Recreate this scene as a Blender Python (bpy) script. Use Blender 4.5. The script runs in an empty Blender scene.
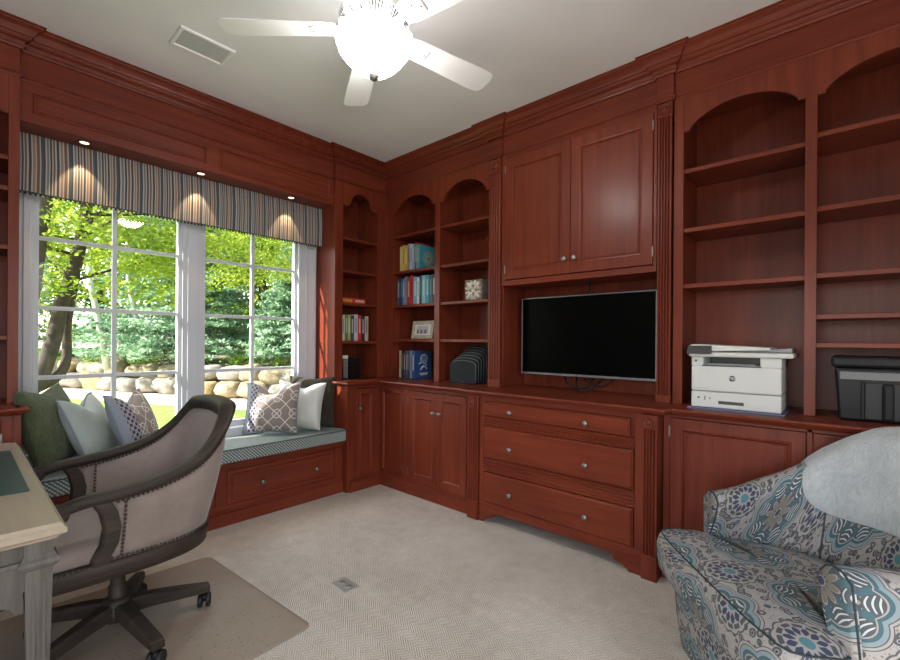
import bpy, bmesh, math, random
from mathutils import Vector, Matrix, noise
C = bpy.context.scene
COL = C.collection
PI = math.pi
rnd = random.Random(7)

# ---------------------------------------------------------------- camera
cam = bpy.data.cameras.new('camera'); co = bpy.data.objects.new('camera', cam); COL.objects.link(co); C.camera = co
FPX = 441.0
TH = math.atan2(393., 441.); ROLL = math.radians(0.4203)
cam.sensor_fit = 'HORIZONTAL'; cam.sensor_width = 36.0; cam.lens = 36.0 * FPX / 900.0
cam.shift_y = (341.64 - 330.0) / 900.0; cam.clip_start = 0.05; cam.clip_end = 200
co.location = (0, 0, 1.25)
fw = Vector((math.cos(TH), math.sin(TH), 0)); rt = Vector((math.sin(TH), -math.cos(TH), 0)); up = Vector((0, 0, 1))
R = Matrix((rt, up, -fw)).transposed()
co.rotation_euler = (R @ Matrix.Rotation(ROLL, 3, 'Z')).to_euler()

# ---------------------------------------------------------------- light and exposure
C.view_settings.view_transform = 'Standard'; C.view_settings.look = 'None'
C.view_settings.gamma = 1.0; C.view_settings.use_curve_mapping = False
C.view_settings.exposure = 0.26
w = bpy.data.worlds.new('sky'); C.world = w; w.use_nodes = True
wn = w.node_tree; wn.nodes.clear()
wo = wn.nodes.new('ShaderNodeOutputWorld'); wb = wn.nodes.new('ShaderNodeBackground')
sky = wn.nodes.new('ShaderNodeTexSky'); sky.sky_type = 'NISHITA'; sky.sun_disc = False
sky.sun_elevation = math.radians(50); sky.sun_rotation = math.radians(-60); sky.air_density = 1.0; sky.dust_density = 2.5
hs = wn.nodes.new('ShaderNodeHueSaturation'); hs.inputs['Saturation'].default_value = 0.45
wn.links.new(sky.outputs[0], hs.inputs['Color']); wn.links.new(hs.outputs[0], wb.inputs[0])
wb.inputs[1].default_value = 0.7
wn.links.new(wb.outputs[0], wo.inputs[0])
def lamp(name, kind, loc, energy, color=(1,1,1), direction=None, **kw):
    l = bpy.data.lights.new(name, kind); o = bpy.data.objects.new(name, l); COL.objects.link(o)
    o.location = loc; l.energy = energy; l.color = color
    for k, v in kw.items(): setattr(l, k, v)
    if direction is not None: o.rotation_euler = Vector(direction).to_track_quat('-Z', 'Y').to_euler()
    return o
lamp('sun', 'SUN', (-8, 9, 10), 17.0, (1.0, .95, .86), (.80, -.25, -.52), angle=math.radians(.6))
# added fill lamps, set outside made-up openings behind and left of the camera
lamp('rear_fill', 'AREA', (-.25, -2.2, 1.35), 34, (1.0, .97, .93), (.35, 1, .04), shape='RECTANGLE', size=2.3, size_y=2.0)
lamp('side_fill', 'AREA', (-1.95, .1, 1.25), 17, (.97, .98, 1.0), (1, .12, .16), shape='RECTANGLE', size=1.8, size_y=1.5)  # added fill, shining in through the left wall

# ---------------------------------------------------------------- mesh helpers
class MB:
    def __init__(s): s.v = []; s.f = []; s.m = []; s.uv = {}; s.sm = []
    def add(s, vs, fs, mi=0, smooth=False, uv=None):
        n = len(s.v); s.v += [tuple(p) for p in vs]
        if uv:
            for i, q in enumerate(uv): s.uv[n + i] = q
        for f in fs: s.f.append(tuple(n + i for i in f)); s.m.append(mi); s.sm.append(smooth)
        return s
    def box(s, x0, x1, y0, y1, z0, z1, mi=0):
        return s.add([(x0,y0,z0),(x1,y0,z0),(x1,y1,z0),(x0,y1,z0),(x0,y0,z1),(x1,y0,z1),(x1,y1,z1),(x0,y1,z1)],
                     [(0,3,2,1),(4,5,6,7),(0,1,5,4),(1,2,6,5),(2,3,7,6),(3,0,4,7)], mi)
    def fbox(s, F, u0, u1, v0, v1, d0, d1, mi=0):
        return s.add([F(u0,v0,d0),F(u1,v0,d0),F(u1,v1,d0),F(u0,v1,d0),F(u0,v0,d1),F(u1,v0,d1),F(u1,v1,d1),F(u0,v1,d1)],
                     [(0,3,2,1),(4,5,6,7),(0,1,5,4),(1,2,6,5),(2,3,7,6),(3,0,4,7)], mi)
    def loft(s, loops, closed=True, caps=True, mi=0, smooth=True, uv=None):
        n = len(loops[0]); vs = [p for l in loops for p in l]; fs = []
        k = n if closed else n - 1
        for i in range(len(loops) - 1):
            for j in range(k):
                a = i*n + j; b = i*n + (j+1) % n
                fs.append((a, b, b + n, a + n))
        if caps and closed:
            fs.append(tuple(range(n))[::-1]); fs.append(tuple((len(loops)-1)*n + j for j in range(n)))
        return s.add(vs, fs, mi, smooth, uv)
    def fpoly(s, F, pts, d0, d1, mi=0):
        n = len(pts)
        vs = [F(u,v,d0) for u,v in pts] + [F(u,v,d1) for u,v in pts]
        fs = [tuple(range(n))[::-1], tuple(range(n, 2*n))] + [(i, (i+1)%n, (i+1)%n+n, i+n) for i in range(n)]
        return s.add(vs, fs, mi)
    def panel(s, F, u0, u1, v0, v1, d0, rings, mi=0, sgn=1):
        """slab with nested rectangular mouldings on its front: rings = (inset, depth)"""
        loops = [[F(u0,v0,d0),F(u1,v0,d0),F(u1,v1,d0),F(u0,v1,d0)]]
        for i, d in rings: loops.append([F(u0+i,v0+i,d),F(u1-i,v0+i,d),F(u1-i,v1-i,d),F(u0+i,v1-i,d)])
        return s.loft(loops, True, True, mi, False)
    def lathe(s, prof, c=(0,0,0), n=24, M=None, mi=0, smooth=True):
        loops = []
        for r, z in prof:
            r = max(r, 1e-4)
            l = [Vector((r*math.cos(2*PI*i/n), r*math.sin(2*PI*i/n), z)) for i in range(n)]
            if M: l = [M @ p for p in l]
            loops.append([(p.x+c[0], p.y+c[1], p.z+c[2]) for p in l])
        return s.loft(loops, True, True, mi, smooth)
    def tube(s, pts, rad, n=8, mi=0, smooth=True, flat=1.0):
        pts = [Vector(p) for p in pts]
        if not hasattr(rad, '__len__'): rad = [rad]*len(pts)
        loops = []; prev = None
        for i, p in enumerate(pts):
            t = (pts[min(i+1, len(pts)-1)] - pts[max(i-1, 0)]).normalized()
            if prev is None:
                a = Vector((0,0,1)) if abs(t.z) < .9 else Vector((1,0,0))
                x = t.cross(a).normalized()
            else:
                x = (prev - t*prev.dot(t)).normalized()
            y = t.cross(x); prev = x
            loops.append([tuple(p + x*rad[i]*math.cos(2*PI*k/n) + y*rad[i]*flat*math.sin(2*PI*k/n)) for k in range(n)])
        return s.loft(loops, True, True, mi, smooth)
    def ball(s, c, r, n=8, sc=(1,1,1), mi=0):
        loops = []
        for i in range(1, n//2+2):
            a = PI*(i-.5)/(n//2+1.0)
            loops.append([(c[0]+r*sc[0]*math.sin(a)*math.cos(2*PI*k/n), c[1]+r*sc[1]*math.sin(a)*math.sin(2*PI*k/n), c[2]-r*sc[2]*math.cos(a)) for k in range(n)])
        return s.loft(loops, True, True, mi, True)

def FT(X): return lambda u, v, d: (X - d, u, v)      # wall with the screen, u = world y
def FW(Y): return lambda u, v, d: (u, Y - d, v)      # window wall, u = world x

def obj(name, mb, mats, parent=None, bevel=0, subsurf=0, recalc=True, weld=False):
    if not isinstance(mats, (list, tuple)): mats = [mats]
    vs = mb.v
    if parent is None:
        xs = [v[0] for v in vs]; ys = [v[1] for v in vs]; zs = [v[2] for v in vs]
        o3 = Vector(((min(xs)+max(xs))/2, (min(ys)+max(ys))/2, min(zs)))
    else: o3 = Vector(parent.get('_o', (0,0,0)))
    me = bpy.data.meshes.new(name)
    me.from_pydata([(v[0]-o3.x, v[1]-o3.y, v[2]-o3.z) for v in vs], [], mb.f)
    for m in mats: me.materials.append(m)
    me.polygons.foreach_set('material_index', mb.m)
    me.polygons.foreach_set('use_smooth', mb.sm)
    if mb.uv:
        ul = me.uv_layers.new(name='UVMap')
        for l in me.loops: ul.data[l.index].uv = mb.uv.get(l.vertex_index, (0,0))
    if recalc or weld:
        bm = bmesh.new(); bm.from_mesh(me)
        if weld: bmesh.ops.remove_doubles(bm, verts=bm.verts, dist=1e-5)
        if recalc: bmesh.ops.recalc_face_normals(bm, faces=bm.faces)
        bm.to_mesh(me); bm.free()
    o = bpy.data.objects.new(name, me); COL.objects.link(o)
    if parent is None: o.location = o3
    else: o.parent = parent
    o['_o'] = tuple(o3)
    if bevel:
        b = o.modifiers.new('bevel', 'BEVEL'); b.width = bevel; b.segments = 2; b.limit_method = 'ANGLE'; b.angle_limit = math.radians(40)
    if subsurf:
        b = o.modifiers.new('subd', 'SUBSURF'); b.levels = subsurf; b.render_levels = subsurf
    return o
def tag(o, label, cat, group=None):
    o['label'] = label; o['category'] = cat
    if group: o['group'] = group
    return o
def thing(name, label, cat, loc, group=None):
    """Empty at the thing's base; parts are given in world coordinates"""
    o = bpy.data.objects.new(name, None); COL.objects.link(o); o.location = loc; o['_o'] = tuple(loc)
    return tag(o, label, cat, group)
def struct(name, mb, mats, **k):
    o = obj(name, mb, mats, **k)
    if k.get('parent') is None: o['kind'] = 'structure'
    return o
def local_thing(name, label, cat, loc, rz=0, group=None, rot=None):
    """Empty; parts are given in its own coordinates"""
    o = bpy.data.objects.new(name, None); COL.objects.link(o); o.location = loc; o['_o'] = (0,0,0)
    o.rotation_euler = rot if rot else (0,0,rz)
    return tag(o, label, cat, group)
def place(o, loc, rot=(0,0,0)): o.location = loc; o.rotation_euler = rot; return o

# ---------------------------------------------------------------- materials
def new_mat(name):
    m = bpy.data.materials.new(name); m.use_nodes = True
    nt = m.node_tree; b = nt.nodes['Principled BSDF']
    return m, nt, b
def flat(name, col, rough=.5, metal=0, coat=0, emit=None, es=0, trans=0, spec=None, sheen=0):
    m, nt, b = new_mat(name)
    b.inputs['Base Color'].default_value = (*col, 1); b.inputs['Roughness'].default_value = rough
    b.inputs['Metallic'].default_value = metal; b.inputs['Coat Weight'].default_value = coat
    if emit: b.inputs['Emission Color'].default_value = (*emit, 1); b.inputs['Emission Strength'].default_value = es
    if trans: b.inputs['Transmission Weight'].default_value = trans
    if spec is not None: b.inputs['Specular IOR Level'].default_value = spec
    if sheen: b.inputs['Sheen Weight'].default_value = sheen
    return m
class G:
    """tiny node-maths helper"""
    def __init__(s, nt): s.nt = nt
    def node(s, t, **k):
        n = s.nt.nodes.new(t)
        for a, b in k.items(): setattr(n, a, b)
        return n
    def m(s, op, a, b=None, c=None):
        n = s.node('ShaderNodeMath', operation=op)
        for i, x in enumerate((a, b, c)):
            if x is None: continue
            if isinstance(x, (int, float)): n.inputs[i].default_value = x
            else: s.nt.links.new(x, n.inputs[i])
        return n.outputs[0]
    def mix(s, f, a, b):
        n = s.node('ShaderNodeMix', data_type='RGBA')
        for i, x in ((0, f), (6, a), (7, b)):
            if isinstance(x, (int, float)): n.inputs[i].default_value = x
            elif isinstance(x, tuple): n.inputs[i].default_value = (*x, 1)
            else: s.nt.links.new(x, n.inputs[i])
        return n.outputs[2]
    def coords(s, kind='Object', scale=(1,1,1), rot=(0,0,0)):
        t = s.node('ShaderNodeTexCoord'); mp = s.node('ShaderNodeMapping')
        mp.inputs['Scale'].default_value = scale; mp.inputs['Rotation'].default_value = rot
        s.nt.links.new(t.outputs[kind], mp.inputs[0]); return mp.outputs[0]
    def noise(s, vec, scale=5, detail=4, rough=.5, dist=0):
        n = s.node('ShaderNodeTexNoise'); n.inputs['Scale'].default_value = scale; n.inputs['Detail'].default_value = detail
        n.inputs['Roughness'].default_value = rough; n.inputs['Distortion'].default_value = dist
        s.nt.links.new(vec, n.inputs['Vector']); return n.outputs['Fac']
    def voro(s, vec, scale=5, feature='F1', out='Distance'):
        n = s.node('ShaderNodeTexVoronoi', feature=feature); n.inputs['Scale'].default_value = scale
        s.nt.links.new(vec, n.inputs['Vector']); return n.outputs[out]
    def ramp(s, f, stops, const=False):
        n = s.node('ShaderNodeValToRGB'); r = n.color_ramp
        if const: r.interpolation = 'CONSTANT'
        while len(r.elements) < len(stops): r.elements.new(.5)
        for e, (p, c) in zip(r.elements, stops): e.position = p; e.color = (*c, 1)
        s.nt.links.new(f, n.inputs[0]); return n.outputs[0]
    def bump(s, h, strength=.3, dist=.01):
        n = s.node('ShaderNodeBump'); n.inputs['Strength'].default_value = strength; n.inputs['Distance'].default_value = dist
        s.nt.links.new(h, n.inputs['Height']); return n.outputs[0]
    def xyz(s, vec):
        n = s.node('ShaderNodeSeparateXYZ'); s.nt.links.new(vec, n.inputs[0]); return n.outputs
    def to(s, out, sock): s.nt.links.new(out, sock)

def wood(name, axis, c0, c1, c2, rough=.42, coat=.14, sc=1.0, bump=.02):
    m, nt, b = new_mat(name); g = G(nt)
    s = [26*sc]*3; s[axis] = 1.6*sc
    v = g.coords('Object', tuple(s))
    n1 = g.noise(v, 1.0, 6, .62, .6)
    s2 = [90*sc]*3; s2[axis] = 3*sc
    n2 = g.noise(g.coords('Object', tuple(s2)), 1.0, 3, .6)
    n3 = g.noise(g.coords('Object', (1.4,1.4,1.4)), 1.0, 2)
    f = g.m('ADD', g.m('ADD', g.m('MULTIPLY', n1, .55), g.m('MULTIPLY', n2, .12)), g.m('MULTIPLY', n3, .33))
    col = g.ramp(f, [(.30, c0), (.5, c1), (.72, c2)])
    g.to(col, b.inputs['Base Color'])
    b.inputs['Roughness'].default_value = rough; b.inputs['Coat Weight'].default_value = coat; b.inputs['Coat Roughness'].default_value = .24; b.inputs['Specular IOR Level'].default_value = .22
    g.to(g.bump(n2, bump, .002), b.inputs['Normal'])
    return m
CH = ((.085,.0135,.006), (.148,.0255,.011), (.225,.045,.019))
WV = wood('cherry_vertical', 2, *CH); WX = wood('cherry_along_x', 0, *CH); WY = wood('cherry_along_y', 1, *CH)
DW = ((.018,.013,.010), (.042,.031,.025), (.09,.07,.058))
CHAIRW = wood('weathered_brown_wood', 0, *DW, rough=.5, coat=.0, bump=.3)
DESKW = wood('limewashed_grey_wood', 2, (.035,.030,.026), (.085,.075,.066), (.17,.155,.14), rough=.55, coat=0, bump=.25)
DESKT = wood('limewashed_top', 1, (.27,.22,.165), (.34,.285,.215), (.42,.36,.28), rough=.42, coat=.1, sc=.6)
WHITE = flat('white_paint', (.52,.55,.60), .4)
FANW = flat('fan_white', (.78,.77,.77), .35)
PEWTER = flat('pewter', (.30,.30,.29), .38, 1)
STEEL = flat('steel', (.55,.55,.56), .3, 1)
BLACK = flat('black_plastic', (.008,.008,.010), .45, spec=.25)
SCREEN = flat('screen_glass', (.001,.001,.001), .3, spec=.08)
BEZEL = flat('silver_bezel', (.30,.31,.33), .35, .8)
RUBBER = flat('rubber', (.01,.01,.01), .6)
LEATHER = flat('black_leather', (.007,.009,.012), .45, spec=.18)
STITCH = flat('grey_edge', (.17,.19,.20), .5)
PAPER = flat('paper', (.78,.76,.70), .8)

def mk_ceiling():
    m, nt, b = new_mat('ceiling_paint'); g = G(nt)
    n = g.noise(g.coords('Object'), 2.5, 4)
    g.to(g.ramp(n, [(.3,(.71,.695,.71)),(.7,(.76,.745,.76))]), b.inputs['Base Color']); b.inputs['Roughness'].default_value = .7
    g.to(g.bump(g.noise(g.coords('Object'), 60, 3), .15, .003), b.inputs['Normal']); return m
def mk_wallp():
    m, nt, b = new_mat('wall_paint'); g = G(nt)
    n = g.noise(g.coords('Object'), 3, 3)
    g.to(g.ramp(n, [(.3,(.20,.16,.13)),(.7,(.23,.185,.15))]), b.inputs['Base Color']); b.inputs['Roughness'].default_value = .7; return m
def mk_carpet():
    m, nt, b = new_mat('herringbone_carpet'); g = G(nt)
    x, y, z = g.xyz(g.coords('Object', (1,1,1), (0,0,math.radians(0))))
    W_ = .085
    fx = g.m('DIVIDE', x, W_); tri = g.m('ABSOLUTE', g.m('SUBTRACT', g.m('FRACT', fx), .5))
    ph = g.m('ADD', g.m('DIVIDE', y, .016), g.m('MULTIPLY', tri, 7.5))
    st = g.m('SINE', g.m('MULTIPLY', ph, 2*PI))
    col_id = g.m('SINE', g.m('MULTIPLY', fx, 2*PI*6))
    h = g.m('ADD', g.m('MULTIPLY', st, .55), g.m('MULTIPLY', col_id, .12))
    big = g.noise(g.coords('Object'), 1.6, 4, .6); fine = g.noise(g.coords('Object'), 260, 2)
    mid = g.noise(g.coords('Object'), 14, 4, .7)
    f = g.m('ADD', g.m('ADD', g.m('MULTIPLY', h, .5), .5), g.m('ADD', g.m('MULTIPLY', g.m('SUBTRACT', big, .5), .9), g.m('ADD', g.m('MULTIPLY', g.m('SUBTRACT', fine, .5), .9), g.m('MULTIPLY', g.m('SUBTRACT', mid, .5), .6))))
    g.to(g.ramp(f, [(0,(.33,.29,.25)),(.5,(.54,.495,.44)),(1,(.72,.68,.62))]), b.inputs['Base Color'])
    b.inputs['Roughness'].default_value = .95; b.inputs['Specular IOR Level'].default_value = .1
    g.to(g.bump(g.m('ADD', h, fine), .5, .004), b.inputs['Normal']); return m
def mk_mat():
    m, nt, b = new_mat('chair_mat_plastic'); g = G(nt)
    # short raised studs on a slightly tinted translucent sheet
    v = g.voro(g.coords('Object', (1,1,1)), 42)
    f = g.m('LESS_THAN', v, .17)
    n = g.noise(g.coords('Object'), 3, 3)
    c = g.mix(f, g.ramp(n, [(.3,(.27,.215,.17)),(.7,(.32,.26,.21))]), (.20,.155,.12))
    g.to(c, b.inputs['Base Color']); b.inputs['Roughness'].default_value = .42; b.inputs['Specular IOR Level'].default_value = .4
    g.to(g.bump(f, .3, .003), b.inputs['Normal']); return m
def mk_stripes():
    m, nt, b = new_mat('striped_valance_fabric'); g = G(nt)
    x, y, z = g.xyz(g.coords('Object'))
    f = g.m('FRACT', g.m('DIVIDE', g.m('ADD', x, g.m('ADD', y, 10)), .118))
    cr = (.44,.42,.38); nv = (.014,.024,.045); tl = (.025,.06,.08); br = (.14,.07,.05); tn = (.26,.17,.12); gr = (.15,.16,.17)
    st = [(0,nv),(.09,cr),(.14,tn),(.22,cr),(.26,br),(.36,cr),(.40,tl),(.50,nv),(.56,cr),(.61,gr),(.70,cr),(.74,nv),(.82,cr),(.86,br),(.94,cr)]
    c = g.ramp(f, st, True)
    c = g.mix(g.m('MULTIPLY', g.noise(g.coords('Object', (300,300,40)), 1, 2), .25), c, (.2,.18,.16))
    g.to(c, b.inputs['Base Color']); b.inputs['Roughness'].default_value = .7; b.inputs['Sheen Weight'].default_value = .2; return m
def mk_bench():
    m, nt, b = new_mat('bench_geometric_fabric'); g = G(nt)
    x, y, z = g.xyz(g.coords('Object'))
    s = .011
    u = g.m('MULTIPLY', g.m('DIVIDE', g.m('ADD', x, 10.0), s), PI); v = g.m('MULTIPLY', g.m('DIVIDE', g.m('ADD', g.m('ADD', y, z), 10.0), s), PI)
    q = g.m('ABSOLUTE', g.m('ADD', g.m('COSINE', u), g.m('COSINE', v)))
    q2 = g.m('MULTIPLY', g.m('SINE', u), g.m('SINE', v))
    f = g.m('MAXIMUM', g.m('LESS_THAN', q, .15), g.m('GREATER_THAN', q2, .25))
    c = g.mix(f, (.035,.085,.10), (.45,.49,.46))
    g.to(c, b.inputs['Base Color']); b.inputs['Roughness'].default_value = .7; return m
def mk_lattice():
    m, nt, b = new_mat('taupe_lattice_fabric'); g = G(nt)
    x, y, z = g.xyz(g.coords('UV'))
    u = g.m('MULTIPLY', x, 2*PI*3.1); v = g.m('MULTIPLY', y, 2*PI*2.7)
    q = g.m('ADD', g.m('COSINE', u), g.m('COSINE', v))
    l1 = g.m('LESS_THAN', g.m('ABSOLUTE', g.m('SUBTRACT', q, .95)), .17)
    l2 = g.m('LESS_THAN', g.m('ABSOLUTE', g.m('ADD', q, .35)), .15)
    l3 = g.m('LESS_THAN', g.m('ABSOLUTE', g.m('SINE', g.m('MULTIPLY', g.m('ADD', u, v), .5))), .11)
    l4 = g.m('LESS_THAN', g.m('ABSOLUTE', g.m('SINE', g.m('MULTIPLY', g.m('SUBTRACT', u, v), .5))), .11)
    f = g.m('MAXIMUM', g.m('MAXIMUM', l3, l4), l1)
    base = g.ramp(g.noise(g.coords('UV', (40,300,1)), 1, 2), [(.3,(.19,.155,.14)),(.7,(.27,.225,.21))])
    c = g.mix(f, base, (.62,.60,.58))
    # embroidered band along one side, plain slate beyond it
    vs = g.m('MULTIPLY', g.m('SINE', g.m('MULTIPLY', y, 2*PI*9)), g.m('SINE', g.m('MULTIPLY', x, 2*PI*11)))
    bandc = g.mix(g.m('GREATER_THAN', vs, .15), (.30,.29,.33), (.025,.03,.06))
    inb = g.m('LESS_THAN', g.m('ABSOLUTE', g.m('SUBTRACT', x, .16)), .085)
    c = g.mix(inb, c, bandc)
    c = g.mix(g.m('LESS_THAN', x, .075), c, (.24,.27,.33))
    g.to(c, b.inputs['Base Color']); b.inputs['Roughness'].default_value = .75; return m
def mk_fur(name, c0, c1, scale=60):
    m, nt, b = new_mat(name); g = G(nt)
    n = g.noise(g.coords('Object', (1,1,.35)), scale, 4, .7, 1.5); n2 = g.noise(g.coords('Object'), 9, 3)
    f = g.m('ADD', g.m('MULTIPLY', n, .6), g.m('MULTIPLY', n2, .4))
    g.to(g.ramp(f, [(.32,c0),(.68,c1)]), b.inputs['Base Color']); b.inputs['Roughness'].default_value = .95
    b.inputs['Sheen Weight'].default_value = .6; g.to(g.bump(n, .8, .012), b.inputs['Normal']); return m
def mk_cloth(name, c0, c1, rough=.75, scale=(8,8,8), sheen=.2):
    m, nt, b = new_mat(name); g = G(nt)
    n = g.noise(g.coords('Object', scale), 1, 4, .6); n2 = g.noise(g.coords('Object', (420,420,90)), 1, 2)
    f = g.m('ADD', g.m('MULTIPLY', n, .6), g.m('MULTIPLY', n2, .4))
    g.to(g.ramp(f, [(.3,c0),(.7,c1)]), b.inputs['Base Color']); b.inputs['Roughness'].default_value = rough
    b.inputs['Sheen Weight'].default_value = sheen; g.to(g.bump(n2, .2, .001), b.inputs['Normal']); return m
def mk_medallion():
    """cream cloth printed with teal and navy medallions, UVs are in metres"""
    m, nt, b = new_mat('medallion_fabric'); g = G(nt)
    CELL = .34
    uv = g.coords('UV', (1/CELL, 1/CELL, 1))
    wob = g.noise(uv, 3, 2)
    X, Y, Z = g.xyz(uv)
    def polar(ox, oy):
        a = g.m('SUBTRACT', g.m('FRACT', g.m('ADD', X, ox)), .5); c = g.m('SUBTRACT', g.m('FRACT', g.m('ADD', Y, oy)), .5)
        r = g.m('SQRT', g.m('ADD', g.m('MULTIPLY', a, a), g.m('MULTIPLY', c, c))); t = g.m('ARCTAN2', c, a)
        return r, t
    def band(x, lo, hi): return g.m('MULTIPLY', g.m('GREATER_THAN', x, lo), g.m('LESS_THAN', x, hi))
    CR = (.34,.32,.31); GY = (.05,.06,.075); TL = (.03,.10,.13); NV = (.012,.03,.085); TP = (.17,.155,.12); PB = (.20,.27,.30)
    # ground: small sprigs
    vd = g.voro(uv, 13.0); ve = g.voro(uv, 24.0); vf = g.voro(uv, 55.0)
    c = g.mix(g.m('LESS_THAN', vf, .26), CR, (.17,.17,.17))
    c = g.mix(band(vd, .22, .45), c, GY)
    c = g.mix(g.m('LESS_THAN', vd, .24), c, CR)
    c = g.mix(g.m('LESS_THAN', vd, .17), c, NV)
    c = g.mix(g.m('LESS_THAN', ve, .2), c, TP)
    # navy rosette at half offsets
    r, t = polar(.0, .0)
    p12 = g.m('ABSOLUTE', g.m('COSINE', g.m('MULTIPLY', t, 6)))
    p5 = g.m('ABSOLUTE', g.m('SINE', g.m('MULTIPLY', t, 6)))
    ro = g.m('ADD', r, g.m('MULTIPLY', p12, -.018))
    c = g.mix(g.m('LESS_THAN', ro, .222), c, GY); c = g.mix(g.m('LESS_THAN', ro, .208), c, CR)
    ring2 = g.m('MULTIPLY', band(r, .158, .195), g.m('GREATER_THAN', p5, .35)); c = g.mix(ring2, c, GY)
    lens = g.m('SUBTRACT', 1.0, g.m('MULTIPLY', g.m('ABSOLUTE', g.m('SUBTRACT', r, .112)), 21))
    pet = g.m('GREATER_THAN', g.m('SUBTRACT', g.m('ADD', p12, lens), 1.0), .12)
    c = g.mix(g.m('MULTIPLY', pet, g.m('LESS_THAN', r, .155)), c, NV)
    c = g.mix(g.m('LESS_THAN', r, .058), c, (.06,.20,.24)); c = g.mix(band(r, .052, .06), c, CR)
    # large teal medallion
    r, t = polar(.5, .5)
    p8 = g.m('ABSOLUTE', g.m('COSINE', g.m('MULTIPLY', t, 4))); q8 = g.m('ABSOLUTE', g.m('SINE', g.m('MULTIPLY', t, 4)))
    sc = g.m('SUBTRACT', r, g.m('MULTIPLY', p8, .055))
    for lim, cc in ((.378, GY), (.370, CR), (.350, GY), (.342, PB), (.308, TL), (.278, CR), (.266, GY)):
        c = g.mix(g.m('LESS_THAN', sc, lim), c, cc)
    # scroll hearts in the petals
    hr = g.m('MULTIPLY', g.m('GREATER_THAN', p8, .55), band(r, .185, .30))
    sw = g.m('GREATER_THAN', g.m('SINE', g.m('ADD', g.m('MULTIPLY', r, 150), g.m('MULTIPLY', p8, 9))), .55)
    c = g.mix(g.m('MULTIPLY', hr, sw), c, (.50,.56,.58))
    c = g.mix(g.m('MULTIPLY', g.m('GREATER_THAN', q8, .9), band(r, .15, .27)), c, TL)
    # pointed star of taupe petals
    q = g.m('ABSOLUTE', g.m('COSINE', g.m('MULTIPLY', t, 5)))
    st = g.m('SUBTRACT', r, g.m('MULTIPLY', q, .105))
    c = g.mix(g.m('LESS_THAN', st, .075), c, CR); c = g.mix(g.m('LESS_THAN', st, .062), c, TP)
    c = g.mix(g.m('MULTIPLY', g.m('LESS_THAN', st, .062), g.m('LESS_THAN', q, .35)), c, NV)
    c = g.mix(g.m('LESS_THAN', r, .042), c, CR); c = g.mix(g.m('LESS_THAN', r, .034), c, NV)
    c = g.mix(g.m('MULTIPLY', g.noise(g.coords('UV', (900,900,1)), 1, 2), .25), c, (.2,.2,.2))
    g.to(c, b.inputs['Base Color']); b.inputs['Roughness'].default_value = .8; return m
def mk_glass():
    m, nt, b = new_mat('window_glass'); g = G(nt); nt.nodes.remove(b)
    o = nt.nodes['Material Output']; t = g.node('ShaderNodeBsdfTransparent'); gl = g.node('ShaderNodeBsdfGlossy')
    gl.inputs['Roughness'].default_value = .02
    fr = g.node('ShaderNodeLayerWeight'); fr.inputs[0].default_value = .5
    mx = g.node('ShaderNodeMixShader'); g.to(g.m('ADD', g.m('MULTIPLY', g.m('POWER', fr.outputs[1], 4), .35), .02), mx.inputs[0]); g.to(t.outputs[0], mx.inputs[1]); g.to(gl.outputs[0], mx.inputs[2]); g.to(mx.outputs[0], o.inputs[0]); return m
def mk_leaf(name, c0, c1, tr=.5, scale=.9):
    m, nt, b = new_mat(name); g = G(nt); nt.nodes.remove(b); o = nt.nodes['Material Output']
    n = g.noise(g.coords('Object'), scale, 3); n2 = g.noise(g.coords('Object'), scale*14, 2)
    col = g.ramp(g.m('ADD', g.m('MULTIPLY', n, .5), g.m('MULTIPLY', n2, .5)), [(.33,c0),(.66,c1)])
    d = g.node('ShaderNodeBsdfDiffuse'); t = g.node('ShaderNodeBsdfTranslucent'); mx = g.node('ShaderNodeMixShader'); mx.inputs[0].default_value = tr
    g.to(col, d.inputs[0]); g.to(col, t.inputs[0]); g.to(d.outputs[0], mx.inputs[1]); g.to(t.outputs[0], mx.inputs[2]); g.to(mx.outputs[0], o.inputs[0]); return m
def mk_noise(name, c0, c1, scale=8, rough=.9, bump=.3, dist=.02):
    m, nt, b = new_mat(name); g = G(nt); n = g.noise(g.coords('Object'), scale, 5, .65)
    g.to(g.ramp(n, [(.3,c0),(.7,c1)]), b.inputs['Base Color']); b.inputs['Roughness'].default_value = rough
    if bump: g.to(g.bump(n, bump, dist), b.inputs['Normal'])
    return m
M_CEIL = mk_ceiling(); M_WALL = mk_wallp(); M_CARPET = mk_carpet(); M_CMAT = mk_mat(); M_STRIPE = mk_stripes(); M_BENCH = mk_bench()
M_LATT = mk_lattice(); M_MED = mk_medallion(); M_GLASS = mk_glass()
# ---------------------------------------------------------------- the room
HC = 2.88; XL = -1.6; YN = -1.75; XT = 3.03; YW = 3.60
struct('floor', MB().box(XL, XT, YN, YW, -.12, 0), M_CARPET)
struct('ceiling', MB().box(XL, XT+.12, YN, YW+.12, HC, HC+.1), M_CEIL)
struct('wall_right', MB().box(XT, XT+.12, YN, YW+.12, -.12, HC), M_WALL)
mb = MB(); mb.box(XL-.12, XL, YN, -.85, -.12, HC); mb.box(XL-.12, XL, 1.05, YW+.12, -.12, HC); mb.box(XL-.12, XL, -.85, 1.05, -.12, .45); mb.box(XL-.12, XL, -.85, 1.05, 2.1, HC)
struct('wall_left', mb, M_WALL)  # opening added in this unseen wall to let the side fill in
# window wall with the window opening  x .235..2.03  z .60..2.30
WX0, WX1, WZ0, WZ1 = .235, 2.03, .585, 2.30
mb = MB(); mb.box(XL, WX0, YW, YW+.12, -.12, HC); mb.box(WX1, XT, YW, YW+.12, -.12, HC)
mb.box(WX0, WX1, YW, YW+.12, -.12, WZ0); mb.box(WX0, WX1, YW, YW+.12, WZ1, HC)
struct('wall_window_side', mb, M_WALL)
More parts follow.
